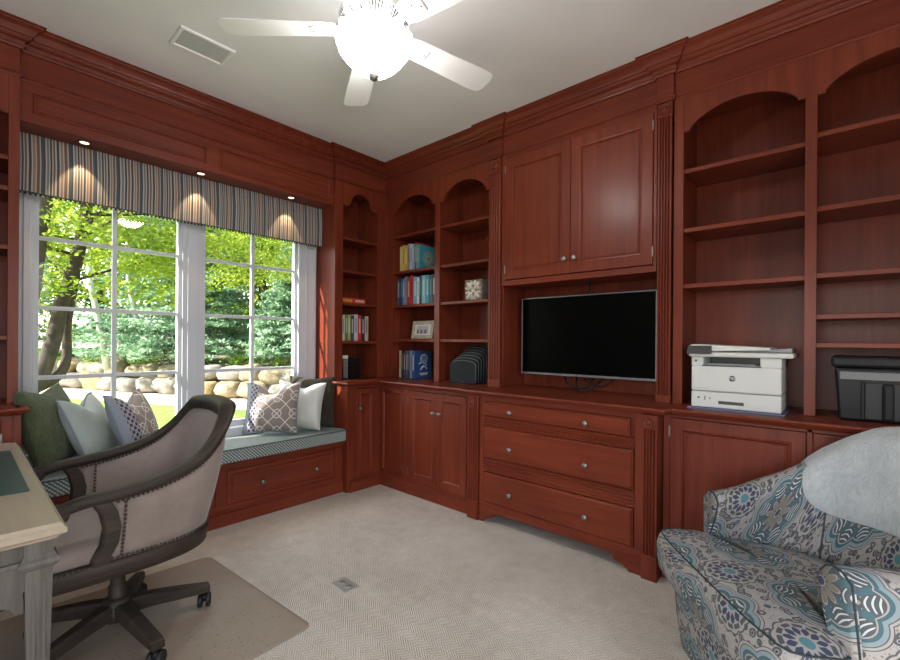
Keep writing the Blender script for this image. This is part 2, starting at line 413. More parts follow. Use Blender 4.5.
# unseen wall behind the camera, its wide opening added to admit fill light
mb = MB(); mb.box(XL, -1.45, YN-.12, YN, -.12, HC); mb.box(.95, XT, YN-.12, YN, -.12, HC); mb.box(-1.45, .95, YN-.12, YN, 2.4, HC)
struct('wall_near', mb, M_WALL)

# window: white casing, centre mullion, two sashes with muntins, glass
YS = 3.52
mb = MB(); F = FW(YW)
# casing boards on the wall face (front at y=3.50)
mb.fbox(F, .225, .30, WZ0-.12, 2.36, 0, .10); mb.fbox(F, .255, .285, WZ0-.1, 2.34, .10, .112)
mb.fbox(F, 1.965, 2.135, WZ0-.12, 2.36, 0, .10); mb.fbox(F, 2.03, 2.045, WZ0-.1, 2.34, .10, .112); mb.fbox(F, 2.105, 2.12, WZ0-.1, 2.34, .10, .112)
mb.fbox(F, .30, 1.965, 2.26, 2.36, 0, .10)
mb.fbox(F, 1.075, 1.205, WZ0, 2.27, -.02, .09); mb.fbox(F, 1.105, 1.175, WZ0, 2.27, .09, .102)
win = struct('window_1', mb, WHITE, bevel=.003)
mb = MB().fbox(FW(YW), .22, 2.135, .50, .585, -.05, .16)
struct('window_sill', mb, WHITE, parent=win, bevel=.004)
for (a, b_) in ((.30, 1.075), (1.205, 1.965)):
    s = MB(); F = FW(3.55)
    s.fbox(F, a, a+.025, .585, 2.27, -.02, .025); s.fbox(F, b_-.025, b_, .585, 2.27, -.02, .025)
    s.fbox(F, a, b_, .585, .63, -.02, .025); s.fbox(F, a, b_, 2.24, 2.27, -.02, .025)
    so = struct('window_sash', s, WHITE, parent=win, bevel=.002)
    m_ = MB(); mid = (a+b_)/2
    m_.fbox(F, mid-.013, mid+.013, .62, 2.25, -.008, .018)
    for z in (1.018, 1.433, 1.845): m_.fbox(F, a+.02, b_-.02, z-.012, z+.012, -.007, .017)
    struct('window_muntin', m_, WHITE, parent=so, bevel=.003)
    struct('window_pane', MB().fbox(F, a+.02, b_-.02, .62, 2.25, -.004, .0), M_GLASS, parent=so)

# ---------------------------------------------------------------- crown and frieze mouldings
YU, YH, XU = 3.22, 3.25, 2.69
def offset_path(path, d):
    """offset to the left of travel by d with mitres"""
    out = []
    n = len(path)
    for i, p in enumerate(path):
        ns = []
        for a, b_ in ((i-1, i), (i, i+1)):
            if 0 <= a and b_ < n:
                q = Vector(path[b_]) - Vector(path[a]); q.normalize(); ns.append(Vector((q.y, -q.x)))
        if len(ns) == 1: v = ns[0]*d
        else:
            v = (ns[0]+ns[1]); v = v/(1+ns[0].dot(ns[1]))*d
        out.append((p[0]+v.x, p[1]+v.y))
    return out
def sweep(path, prof):
    mb = MB(); loops = []
    offs = {}
    for i in range(len(path)):
        loops.append([])
    for d, z in prof:
        o_ = offset_path(path, d)
        for i, q in enumerate(o_): loops[i].append((q[0], q[1], z))
    return mb.loft(loops, True, True, 0, False)
# travel along the window wall to the corner, then down the screen wall (room on the right hand of travel)
topline = [(-1.3, YU), (.22, YU), (.22, YH), (2.14, YH), (2.14, YU), (XU, YU), (XU, 2.01), (XU-.02, 2.01), (XU-.02, 1.885), (XU, 1.885),
           (XU, .805), (XU-.02, .805), (XU-.02, .715), (XU, .715), (XU, -1.4)]
crown = [(-.02, 2.765), (.010, 2.765), (.014, 2.775), (.020, 2.778), (.022, 2.786), (.014, 2.792), (.018, 2.800), (.030, 2.806), (.038, 2.815), (.040, 2.822), (.048, 2.824),
         (.052, 2.838), (.062, 2.852), (.076, 2.862), (.082, 2.864), (.084, 2.872), (.092, 2.874), (.092, 2.88), (-.02, 2.88)]
struct('trim_crown', sweep(topline, crown), WY)
arch = [(-.01, 2.618), (.004, 2.618), (.007, 2.624), (.014, 2.628), (.012, 2.638), (.004, 2.641), (-.01, 2.641)]
struct('trim_frieze', sweep(topline, arch), WY)

# ---------------------------------------------------------------- cabinet building blocks
def rect_door(F, u0, u1, v0, v1, d0, th=.02, st=.055, raised=False):
    if raised: rg = [(0, d0+th-.008), (.003, d0+th-.008), (.012, d0+th+.002), (.016, d0+th+.002), (.03, d0+th+.002)]
    else:
        t = d0+th
        rg = [(0, t-.002), (.002, t), (st-.014, t), (st-.010, t+.003), (st-.004, t+.002), (st, t-.006), (st+.006, t-.011), (st+.010, t-.011), (st+.012, t-.009), (st+.03, t-.009)]
    return MB().panel(F, u0, u1, v0, v1, d0, rg)
def knob(F, u, v, d, parent, r=.0165):
    p0 = Vector(F(u, v, d)); n_ = (Vector(F(u, v, d+1)) - p0)
    M = n_.to_track_quat('Z', 'X').to_matrix()
    mb = MB().lathe([(0,0),(r*.62,0),(r*.62,.002),(r*.38,.004),(r*.36,.012),(r*.7,.015),(r,.019),(r,.024),(r*.8,.028),(r*.4,.0295),(0,.03)], p0, 16, M)
    return obj('knob', mb, PEWTER, parent)
def hinge(F, u, v, d, parent):
    p = F(u, v, d); mb = MB().fbox(F, u-.004, u+.004, v-.024, v+.024, d, d+.006); mb.fbox(F, u-.003, u+.003, v-.03, v+.03, d+.001, d+.005)
    return obj('hinge', mb, PEWTER, parent, bevel=.001)
def pilaster(F, u0, u1, z0, z1, d, parent, ph=.10, rosette=True, flutes=4):
    """fluted strip with a plinth block and a rosette block"""
    u0, u1 = min(u0,u1), max(u0,u1); w_ = u1-u0; th = .014
    mb = MB()
    zt = z1 - (w_ if rosette else .01)
    base = F(u0, z0, d-.03)
    # fluted shaft as a profile in u, extruded in v
    pts = [(u0+.004, -.02)]; 
    pts.append((u0+.004, th))
    fw_ = (w_-.02)/flutes
    for k in range(flutes):
        a = u0+.010+fw_*k
        pts.append((a+fw_*.14, th))
        for q in range(1, 6):
            ang = PI*q/6; pts.append((a+fw_*.5-fw_*.36*math.cos(ang), th-.012*math.sin(ang)))
        pts.append((a+fw_*.86, th))
    pts.append((u1-.004, th)); pts.append((u1-.004, -.02))
    lo = [F(u, z0+ph, d+q) for u, q in pts]; hi = [F(u, zt, d+q) for u, q in pts]
    sh = obj('pilaster', MB().loft([lo, hi], True, True, 0, False), WV, parent)
    obj('plinth_block', MB().panel(F, u0, u1, z0, z0+ph, d-.02, [(0, d+th+.002), (.002, d+th+.005), (.012, d+th+.005)]), WV, parent)
    if rosette:
        s = w_; cu, cv = (u0+u1)/2, z1-s/2
        b = MB().panel(F, u0, u1, z1-s, z1, d-.02, [(0, d+th), (.003, d+th+.004), (.010, d+th+.004)])
        p0 = Vector(F(cu, cv, d+th+.004)); M = (Vector(F(cu,cv,d+1))-p0).to_track_quat('Z', 'X').to_matrix()
        b.lathe([(s*.38,-.002),(s*.40,.008),(s*.33,.013),(s*.27,.002),(s*.18,.002),(s*.12,.010),(0,.013)], p0, 20, M)
        ro = obj('rosette_block', b, WV, parent)
        pet = MB()
        for k in range(8):
            a = 2*PI*k/8; v3 = Vector(F(cu + s*.2*math.cos(a), cv + s*.2*math.sin(a), d+th+.009))
            pet.ball(v3, s*.075, 8)
        obj('petal_carving', pet, WV, parent)
def arch_header(F, u0, u1, vtop, vside, vapex, d0, d1, parent, kind='arch', edge=.0):
    """board whose lower edge is an arch between u0 and u1"""
    pts = [(u0-edge, vtop), (u0-edge, vside-.0)] if edge else [(u0, vtop)]
    w_ = u1-u0; lo = []
    if kind == 'arch':
        lo += [(u0, vside-.012), (u0+.028*w_/.5, vside-.012)]
        n = 20
        for k in range(n+1):
            a = PI*k/n; x = -math.cos(a)
            h = (math.sqrt(1-(.9*x)**2)-math.sqrt(1-.81))/(1-math.sqrt(1-.81))
            lo.append((u0+w_*.5+x*w_*.445, vside+(vapex-vside)*h))
        lo += [(u1-.028*w_/.5, vside-.012), (u1, vside-.012)]
    else:
        cu = (u0+u1)/2; r = w_*.27; zs = vside; 
        lo += [(u0, zs-.01), (u0+w_*.12, zs-.01)]
        for k in range(7):
            a = -PI/2 + PI/2*k/6; lo.append((u0+w_*.12+.035*math.cos(a)*1.0, zs+.030+.035*math.sin(a)))
        for k in range(13):
            a = PI*k/12; lo.append((cu-r*math.cos(a), zs+.035+(vapex-zs-.035)*math.sin(a)))
        for k in range(7):
            a = PI/2*k/6; lo.append((u1-w_*.12-.035*math.cos(a), zs+.030-.035*math.sin(a)))
        lo += [(u1-w_*.12, zs-.01), (u1, zs-.01)]
    poly = [(u0, vtop)] + lo + [(u1, vtop)]
    clean = [poly[0]]
    for q in poly[1:]:
        if abs(q[0]-clean[-1][0]) + abs(q[1]-clean[-1][1]) > 1e-4: clean.append(q)
    return obj('arched_header', MB().fpoly(F, clean, d0, d1), WV, parent, bevel=.002)
def fb(name, F, a, mat, parent, bevel=.0015): return obj(name, MB().fbox(F, *a), mat, parent, bevel=bevel)
SH = (1.27, 1.58, 1.89, 2.22)
def shelf(F, u0, u1, z, parent, mat, depth, d=0, th=.02):
    mb = MB().fbox(F, u0, u1, z-th, z, d-depth, d-.018); mb.fbox(F, u0, u1, z-th-.004, z, d-.018, d-.012)
    return obj('shelf', mb, mat, parent, bevel=.003)

# ---------------------------------------------------------------- screen wall, upper units  (frame: u = y, outward = -x)
F = FT(XU); DP = .33
t = thing('bookcase', 'red cherry bookcase with two arched bays left of the television, holding books and ornaments', 'bookcase', (XU+.16, 2.56, .912))
obj('back_panel', MB().fbox(F, 1.90, 3.22, .912, 2.62, -DP, -DP+.012), WV, t)
fb('side_panel', F, (1.985, 2.005, .912, 2.62, -DP+.012, 0), WV, t); fb('side_panel', F, (3.125, 3.145, .912, 2.62, -DP+.012, -.02), WV, t)
fb('divider', F, (2.537, 2.557, .912, 2.62, -DP+.012, -.018), WV, t); fb('stile', F, (2.518, 2.576, .912, 2.45, -.018, .002), WV, t)
fb('stile', F, (3.115, 3.222, .912, 2.62, -.02, 0), WV, t); fb('stile', F, (2.0, 2.012, .912, 2.62, -.02, 0), WV, t)
arch_header(F, 2.576, 3.115, 2.62, 2.425, 2.54, -.02, 0, t); arch_header(F, 2.012, 2.518, 2.62, 2.425, 2.54, -.02, 0, t)
fb('stile', F, (2.518, 2.576, 2.41, 2.62, -.02, 0), WV, t)
for z in SH:
    shelf(F, 2.557, 3.125, z, t, WY, DP-.014); shelf(F, 2.005, 2.537, z, t, WY, DP-.014)
fb('top_panel', F, (2.0, 3.14, 2.60, 2.618, -DP, -.02), WY, t)
pilaster(F, 1.89, 2.0, .912, 2.615, .0, t, ph=.06, flutes=4)
fb('frieze_board', F, (1.89, 3.222, 2.62, 2.78, -.02, -.001), WY, t)

t = thing('television_cabinet', 'red cherry upper cabinet with two panelled doors above the television niche', 'cabinet', (XU+.16, 1.345, .912))
obj('niche_back', MB().fbox(F, .72, 1.89, .912, 1.68, -DP, -DP+.012), WV, t)
fb('side_panel', F, (1.887, 1.90, .912, 2.62, -DP+.012, -.022), WV, t); fb('side_panel', F, (.787, .803, .912, 2.62, -DP+.012, -.022), WV, t)
fb('bottom_panel', F, (.826, 1.864, 1.665, 1.69, -DP+.012, 0), WY, t)
fb('bottom_rail', F, (.805, 1.885, 1.662, 1.70, 0, .008), WY, t); fb('top_rail', F, (.805, 1.885, 2.585, 2.62, -.02, 0), WY, t)
fb('stile', F, (1.853, 1.885, 1.70, 2.62, -.001, .0075), WV, t); fb('stile', F, (.805, .822, 1.70, 2.62, -.001, .0075), WV, t)
fb('frieze_board', F, (.806, 1.884, 2.62, 2.78, -.02, -.001), WY, t)
for (a, b_, ku, hu) in ((1.3385, 1.850, 1.372, 1.852), (.825, 1.3355, 1.302, .824)):
    d = obj('door', rect_door(F, a, b_, 1.705, 2.582, -.004, .02, .075), WV, t)
    knob(F, ku, 1.80, .016, d)
    for z in (1.78, 2.51): hinge(F, hu, z, .012, d)
pilaster(F, .722, .802, .912, 2.615, .0, t, ph=.045, flutes=4)
fb('frieze_board', F, (.715, .805, 2.62, 2.78, -.02, .018), WY, t)

t = thing('bookcase', 'red cherry bookcase with empty arched bays at the right, behind the printer', 'bookcase', (XU+.16, .05, .912))
fb('frieze_board', F, (-1.0, .714, 2.62, 2.78, -.02, -.001), WY, t)
obj('back_panel', MB().fbox(F, -.60, .72, .912, 2.62, -DP, -DP+.012), WV, t)
fb('side_panel', F, (.672, .692, .912, 2.62, -DP+.012, -.02), WV, t); fb('side_panel', F, (-.46, -.44, .912, 2.62, -DP+.012, -.02), WV, t)
fb('stile', F, (.667, .716, .912, 2.62, -.02, 0), WV, t); fb('stile', F, (.095, .139, .912, 2.45, -.018, .002), WV, t); fb('stile', F, (.095, .139, 2.41, 2.62, -.02, 0), WV, t)
fb('stile', F, (-.6, -.433, .912, 2.62, -.02, 0), WV, t); fb('divider', F, (.107, .127, .912, 2.62, -DP+.012, -.018), WV, t)
arch_header(F, .139, .667, 2.62, 2.435, 2.53, -.02, 0, t); arch_header(F, -.433, .095, 2.62, 2.435, 2.53, -.02, 0, t)
for z in SH[1:]: shelf(F, .127, .672, z, t, WY, DP-.014)
for z in (1.258, 1.392, 1.585, 1.90, 2.25): shelf(F, -.44, .107, z, t, WY, DP-.014)
fb('top_panel', F, (-.5, .69, 2.60, 2.618, -DP, -.02), WY, t)

# ---------------------------------------------------------------- window wall, upper units
F = FW(YU)
t = thing('corner_bookcase', 'narrow red cherry bookcase with a scalloped arch in the corner beside the window', 'bookcase', (2.42, YU+.16, .912))
obj('back_panel', MB().fbox(F, 2.16, 2.70, .912, 2.62, -DP, -DP+.012), WV, t)
fb('side_panel', F, (2.14, 2.16, .912, 2.80, -.34, -.02), WV, t); fb('side_panel', F, (2.605, 2.625, .912, 2.62, -DP+.012, -.02), WV, t)
fb('stile', F, (2.14, 2.22, .912, 2.62, -.02, 0), WV, t); fb('stile', F, (2.60, 2.69, .912, 2.62, -.02, 0), WV, t)
arch_header(F, 2.22, 2.60, 2.62, 2.435, 2.555, -.02, 0, t, 'ogee')
for z in (1.25, 1.585, 1.87, 2.155): shelf(F, 2.16, 2.605, z, t, WX, DP-.014)
fb('top_panel', F, (2.161, 2.65, 2.60, 2.618, -DP, -.02), WX, t)
fb('frieze_board', F, (2.14, 2.69, 2.62, 2.78, -.02, -.001), WX, t)

t = thing('bookcase', 'red cherry bookcase at the left edge of the photo, left of the window', 'bookcase', (-.25, YU+.16, .912))
obj('back_panel', MB().fbox(F, -.8, .21, .912, 2.62, -DP, -DP+.012), WV, t)
fb('side_panel', F, (.20, .22, .912, 2.80, -.34, -.02), WV, t)
fb('stile', F, (.178, .22, .912, 2.62, -.02, 0), WV, t)
arch_header(F, -.33, .178, 2.62, 2.425, 2.54, -.02, 0, t); fb('stile', F, (-.8, -.33, .912, 2.62, -.02, 0), WV, t)
for z in (1.265, 1.735, 2.04, 2.20): shelf(F, -.35, .20, z, t, WX, DP-.014)
fb('frieze_board', F, (-1.3, .219, 2.62, 2.78, -.02, -.001), WX, t)

# header over the window with two recessed panels, deep soffit, spot lights
F = FW(YH)
t = thing('window_header', 'panelled red cherry header box spanning above the window', 'cabinet panel', (1.18, 3.4, 2.40))
fb('soffit', F, (.221, 2.139, 2.405, 2.425, -.34, -.02), WX, t)
fb('frieze_board', F, (.221, 2.139, 2.62, 2.78, -.02, -.001), WX, t)
obj('header_panel', MB().panel(F, .221, 1.19, 2.405, 2.62, -.02, [(0,0),(.02,0),(.050,0),(.054,.006),(.060,.006),(.064,.0),(.070,-.004),(.074,-.004),(.076,-.002),(.085,-.002)]), WX, t)
obj('header_panel', MB().panel(F, 1.19, 2.139, 2.405, 2.62, -.02, [(0,0),(.02,0),(.028,0),(.032,.006),(.038,.006),(.042,.0),(.048,-.004),(.052,-.004),(.054,-.002),(.085,-.002)]), WX, t)
for i, x in enumerate((.50, 1.13, 1.80)):
    which = ('left end', 'middle', 'right end')[i]
    sl = local_thing('recessed_light', 'small round recessed downlight in the wood soffit above the valance, at its ' + which, 'light', (x, 3.335, 2.405), 0, 'recessed lights over the window')
    mb = MB().lathe([(.024,.002),(.036,.0),(.036,-.005),(.030,-.006),(.024,-.002)], (0,0,0), 24)
    obj('trim_ring', mb, flat('ring_bronze', (.05,.04,.035), .4, .6), sl)
    obj('bulb', MB().lathe([(.0,-.003),(.022,-.003),(.022,.003),(0,.003)], (0,0,0), 20), flat('bulb_glow', (1,.9,.75), .4, emit=(1,.80,.52), es=2.2), sl)
    sp = lamp('spot_lamp', 'SPOT', (0, 0, -.012), 8, (1, .70, .40), (0, .16, -1), spot_size=math.radians(60), spot_blend=.35, shadow_soft_size=.01)
    sp.parent = sl

# ---------------------------------------------------------------- base units
XB = 2.49
F = FT(XB)
t = thing('base_cabinet', 'red cherry base cabinet with two panelled doors, left of the drawer chest', 'cabinet', (XB+.25, 2.53, 0))
fb('carcass', F, (1.92, 2.99, .0, .874, -.50, -.02), WV, t, 0)
fb('plinth', F, (2.0, 3.03, 0, .085, -.02, .018), WY, t); obj('plinth_cap', MB().fbox(F, 2.0, 3.03, .085, .098, -.02, .012), WY, t, bevel=.005)
fb('bottom_rail', F, (2.0, 3.03, .098, .112, -.02, 0), WY, t); fb('top_rail', F, (2.0, 3.03, .848, .874, -.02, 0), WY, t)
fb('stile', F, (2.0, 2.048, .098, .874, -.02, .0005), WV, t); fb('stile', F, (2.672, 2.735, .098, .874, -.02, .0005), WV, t)
obj('end_panel', rect_door(F, 2.735, 3.03, .112, .848, -.02, .02, .04), WV, t)
for a, b_, ku, hu in ((2.3465, 2.668, 2.375, 2.670), (2.050, 2.3435, 2.315, None)):
    d = obj('door', rect_door(F, a, b_, .114, .846, -.012, .018, .062), WV, t); knob(F, ku, .69, .006, d)
    if hu:
        for z in (.19, .76): hinge(F, hu, z, .004, d)
for z in (.19, .76): hinge(F, 2.738, z, .002, t)
pilaster(F, 1.905, 2.0, .0, .872, .035, t, ph=.13)

XD = 2.455
F = FT(XD)
t = thing('drawer_chest', 'wide red cherry chest of three drawers with scalloped feet under the television', 'chest of drawers', (XD+.25, 1.35, 0))
fb('carcass', F, (.80, 1.90, .10, .874, -.50, -.02), WV, t, 0)
fb('stile', F, (1.866, 1.903, .10, .874, -.02, 0), WV, t); fb('stile', F, (.80, .840, .10, .874, -.02, 0), WV, t)
fb('top_rail', F, (.840, 1.866, .842, .874, -.02, .0), WY, t)
for z0, z1, dz0, dz1, kz, in_ in ((.736, .838, 0, 0, .783, .025), (.448, .668, 0, 0, .539, 0), (.140, .350, 0, 0, .239, 0)):
    d = obj('drawer', rect_door(F, .846+in_*.8, 1.862, z0, z1, -.012, .024, .06, True), WY, t)
    knob(F, 1.635, kz, .014, d); knob(F, 1.111, kz, .014, d)
for z0, z1 in ((.670, .734), (.352, .446)):
    n_ = 5; h = (z1-z0)/n_; rg = []
    pts = [(-.02, z0)]
    for k in range(n_):
        pts += [(.0, z0+h*k+.001), (.006, z0+h*k+h*.3), (.006, z0+h*k+h*.7), (.0, z0+h*(k+1)-.001)]
    pts += [(-.02, z1)]
    lo = [F(.84, v, d_) for d_, v in pts]; hi = [F(1.866, v, d_) for d_, v in pts]
    obj('reeded_rail', MB().loft([lo, hi], True, True, 0, False), WY, t)
# apron with scalloped bracket feet
ap = [(1.903, .138), (1.903, 0), (1.868, 0), (1.862, .012), (1.845, .02), (1.835, .032)]
for k in range(7): a = PI/2*k/6; ap.append((1.835-.055*math.sin(a)-.0, .032+.035*(1-math.cos(a))))
ap += [(1.765, .070), (1.755, .080), (.985, .080), (.975, .070)]
for k in range(7): a = PI/2*(1-k/6); ap.append((.96-.055*(1-math.sin(a)), .032+.035*(1-math.cos(a))))
ap += [(.895, .022), (.875, .014), (.868, 0), (.80, 0), (.80, .138)]
ap2 = [ap[0]]
for q in ap[1:]:
    if abs(q[0]-ap2[-1][0])+abs(q[1]-ap2[-1][1]) > 1e-4: ap2.append(q)
obj('apron', MB().fpoly(F, ap2, -.02, .004), WY, t, bevel=.002)
obj('side_panel', MB().fbox(F, 1.880, 1.903, 0, .12, -.5, -.02), WV, t); obj('side_panel', MB().fbox(F, .80, .822, 0, .12, -.5, -.02), WV, t)
pilaster(F, .717, .798, .0, .872, .006, t, ph=.13)
fb('side_panel', F, (.72, .80, 0, .874, -.5, -.01), WV, t)

XR = 2.53
F = FT(XR)
t = thing('base_cabinet', 'red cherry base cabinet with panelled doors behind the patterned armchair', 'cabinet', (XR+.25, .0, 0))
fb('carcass', F, (-1.0, .715, 0, .874, -.46, -.02), WV, t, 0)
fb('stile', F, (.685, .716, .0, .874, -.02, .0005), WV, t); fb('stile', F, (.098, .118, .1, .874, -.02, .0), WV, t)
fb('top_rail', F, (-1.0, .716, .858, .874, -.02, 0), WY, t); fb('plinth', F, (-1.0, .716, 0, .1, -.02, .014), WY, t)
for a, b_, hu in ((.121, .683, .685), (-.47, .096, None), (-1.0, -.474, None)):
    d = obj('door', rect_door(F, a, b_, .11, .856, -.012, .016, .065), WV, t)
    if hu:
        for z in (.19, .785): hinge(F, hu, z, .004, d)

F = FW(3.03)
t = thing('corner_base_cabinet', 'narrow red cherry base cabinet with one door in the room corner beside the bench', 'cabinet', (2.33, 3.28, 0))
fb('carcass', F, (2.17, 3.02, 0, .874, -.5, -.02), WV, t, 0)
fb('side_panel', F, (2.142, 2.17, .0, .874, -.5, .0), WV, t)
fb('plinth', F, (2.165, 2.488, 0, .085, -.02, .018), WX, t); obj('plinth_cap', MB().fbox(F, 2.165, 2.488, .085, .098, -.02, .012), WX, t, bevel=.005)
fb('stile', F, (2.165, 2.225, .098, .874, -.02, 0), WV, t); fb('stile', F, (2.44, 2.488, .098, .874, -.02, 0), WV, t)
fb('top_rail', F, (2.225, 2.44, .850, .874, -.02, -.001), WX, t); fb('bottom_rail', F, (2.225, 2.44, .098, .112, -.02, -.001), WX, t)
d = obj('door', rect_door(F, 2.228, 2.437, .114, .848, -.012, .018, .05), WV, t); knob(F, 2.262, .685, .006, d)

t = thing('base_cabinet', 'red cherry base cabinet left of the window bench, behind the desk', 'cabinet', (-.25, 3.28, 0))
fb('carcass', F, (-.8, .19, 0, .874, -.5, -.02), WV, t, 0)
fb('side_panel', F, (.19, .22, 0, .874, -.5, .0), WV, t); fb('stile', F, (.150, .19, .1, .874, -.02, 0), WV, t); fb('top_rail', F, (-.8, .15, .845, .874, -.02, 0), WX, t)
fb('plinth', F, (-.8, .22, 0, .1, -.02, .014), WX, t)
d = obj('door', rect_door(F, -.28, .147, .11, .843, -.012, .018, .06), WV, t)
for z in (.2, .76): hinge(F, .149, z, .004, d)
obj('door', rect_door(F, -.78, -.284, .11, .843, -.012, .018, .06), WV, t)

# worktops with a moulded front edge
def worktop(name, label, poly, edge_path, z1=.911):
    mb = MB().fpoly(lambda u, v, d: (u, v, d), poly, z1-.022, z1)
    mb2 = sweep(edge_path, [(-.012, z1-.036), (.004, z1-.036), (.008, z1-.030), (.016, z1-.026), (.020, z1-.020), (.028, z1-.018), (.033, z1-.010), (.030, z1-.002), (.024, z1), (-.012, z1)])
    mb.add(mb2.v, mb2.f)
    return tag(obj(name, mb, WY), label, 'worktop')
ep = [(2.135, 3.38), (2.135, 3.010), (2.466, 3.010), (2.466, 2.03), (2.445, 2.015), (2.445, .70), (2.505, .68), (2.505, -1.0)]
ep_i = [(2.135, 3.56), (2.135, 3.010), (2.466, 3.010), (2.466, 2.03), (2.445, 2.015), (2.445, .70), (2.505, .68), (2.505, -1.0)]
worktop('worktop', 'long red cherry worktop running from the corner under the television to the printer', [(2.135, 3.56)] + ep[1:] + [(3.02, -1.0), (3.02, 3.56)], ep_i)
worktop('worktop', 'short red cherry worktop at the left edge of the photo, above the desk corner', [(-.8, 3.010), (.215, 3.010), (.215, 3.56), (-.8, 3.56)], [(-.8, 3.010), (.215, 3.010), (.215, 3.56)])

# window bench
F = FW(3.10)
t = thing('window_bench', 'built-in red cherry window seat with long drawers below the window', 'bench', (1.18, 3.3, 0))
fb('carcass', F, (.221, 2.139, 0, .40, -.48, -.02), WX, t, 0)
fb('seat_board', F, (.221, 2.165, .395, .425, -.48, .035), WX, t, .006)
fb('top_rail', F, (.221, 2.165, .368, .395, -.02, 0), WX, t); fb('bottom_rail', F, (.221, 2.165, .095, .132, -.02, 0), WX, t)
fb('plinth', F, (.221, 2.163, 0, .085, -.02, .016), WX, t); obj('plinth_cap', MB().fbox(F, .221, 2.163, .085, .1, -.02, .010), WX, t, bevel=.005)
for a, b_ in ((.221, .30), (1.155, 1.225), (2.075, 2.165)): fb('stile', F, (a, b_, .132, .368, -.02, 0), WV, t)
for a, b_ in ((.303, 1.152), (1.228, 2.072)):
    d = obj('drawer', rect_door(F, a, b_, .135, .365, -.012, .012, .03), WX, t); w_ = b_-a
    knob(F, a+.24, .24, .0, d); knob(F, b_-.17, .24, .0, d)
mb = MB().box(.232, 2.150, 3.045, 3.50, .426, .522)
cu = obj('bench_cushion', mb, M_BENCH, bevel=.016); tag(cu, 'long teal and white geometric seat cushion on the window bench', 'cushion')
cu.modifiers['bevel'].segments = 4
cu['_o'] = tuple(cu.location)
pip = MB()
obj('piping', pip.tube([(.238, 3.047, .515), (2.144, 3.047, .515)], .004, 6), flat('teal_piping', (.03,.07,.08), .7), cu)

# striped valance with a beaded hem
t = thing('window_valance', 'striped navy, brown and cream fabric valance hanging under the wood header', 'valance', (1.18, 3.43, 2.07))
mb = MB()
n_ = 96; prof = []
for k in range(n_+1):
    x = .224+(2.136-.224)*k/n_; prof.append((x, 3.425+.0025*math.sin(k*.9)+.002*math.sin(k*.37)))
loops = [[(x, y, 2.404), (x, y-.004, 2.25), (x, y-.002, 2.078), (x, y+.012, 2.078), (x, y+.012, 2.404)] for x, y in prof]
mb.loft(loops, True, True, 0, False)
obj('valance_fabric', mb, M_STRIPE, t)
mb = MB()
for k in range(88): mb.ball((.235+k*.0217, 3.428, 2.068), .0062, 6, (1,1,1.3))
mb.box(.224, 2.136, 3.424, 3.432, 2.073, 2.079)
bt = obj('beaded_hem', mb, flat('black_bead', (.012,.014,.02), .5), t); bt['kind'] = 'stuff'
# ---------------------------------------------------------------- television
t = thing('television', 'black flat screen television standing in the niche under the panelled doors', 'television', (2.86, 1.33, 1.02))
F = FT(2.85)
y0, y1, z0, z1 = .848, 1.812, 1.017, 1.577
obj('housing', MB().fbox(F, y0, y1, z0, z1, -.012, 0).fbox(F, y0+.12, y1-.12, z0+.05, z1-.14, -.05, -.012), BLACK, t, bevel=.003)
obj('bezel', MB().panel(F, y0-.001, y1+.001, z0-.001, z1+.001, -.008, [(0,.003),(.006,.003),(.006,.0005)]), BEZEL, t)
obj('lower_bezel', MB().fbox(F, y0, y1, z0-.002, z0+.012, -.01, .0045), BEZEL, t, bevel=.001)
obj('screen', MB().fbox(F, y0+.008, y1-.008, z0+.013, z1-.007, -.002, .0032), SCREEN, t)
lg = MB().lathe([(0,0),(.0055,0),(.0055,.001),(0,.001)], F(1.362, z0+.005, .0045), 16, Vector((-1,0,0)).to_track_quat('Z','X').to_matrix())
obj('round_emblem', lg, flat('emblem_red', (.35,.01,.04), .4), t)
def text(body, size, loc, rot, mat, parent, name='lettering', ext=.0004, bold=False, align='CENTER'):
    c = bpy.data.curves.new(name, 'FONT'); c.body = body; c.size = size; c.align_x = align; c.align_y = 'CENTER'; c.extrude = ext
    tmp = bpy.data.objects.new('tmp', c); COL.objects.link(tmp)
    bpy.context.view_layer.update()
    me = bpy.data.meshes.new_from_object(tmp.evaluated_get(bpy.context.evaluated_depsgraph_get()))
    COL.objects.unlink(tmp); bpy.data.objects.remove(tmp)
    o = bpy.data.objects.new(name, me); COL.objects.link(o); me.materials.clear(); me.materials.append(mat)
    o.parent = parent; q = Vector(parent.get('_o', (0,0,0))); o.location = Vector(loc)-q; o.rotation_euler = rot
    o['_o'] = (0,0,0)
    return o
RTV = (PI/2, 0, -PI/2)     # upright lettering read from -x
SILV = flat('silver_letter', (.5,.5,.52), .4)
text('LG', .009, (2.8452, 1.345, z0+.005), RTV, SILV, t)
wm = MB().box(2.90, 3.006, 1.20, 1.46, 1.20, 1.40)
obj('wall_bracket', wm, BLACK, t, bevel=.004)
t2 = obj('power_cable', MB().tube([(2.90,1.30,1.665),(2.905,1.302,1.62),(2.90,1.315,1.58),(2.90,1.32,1.54)], .009, 8), BLACK); tag(t2, 'thick black cable coming down from the cabinet above the television', 'cable')
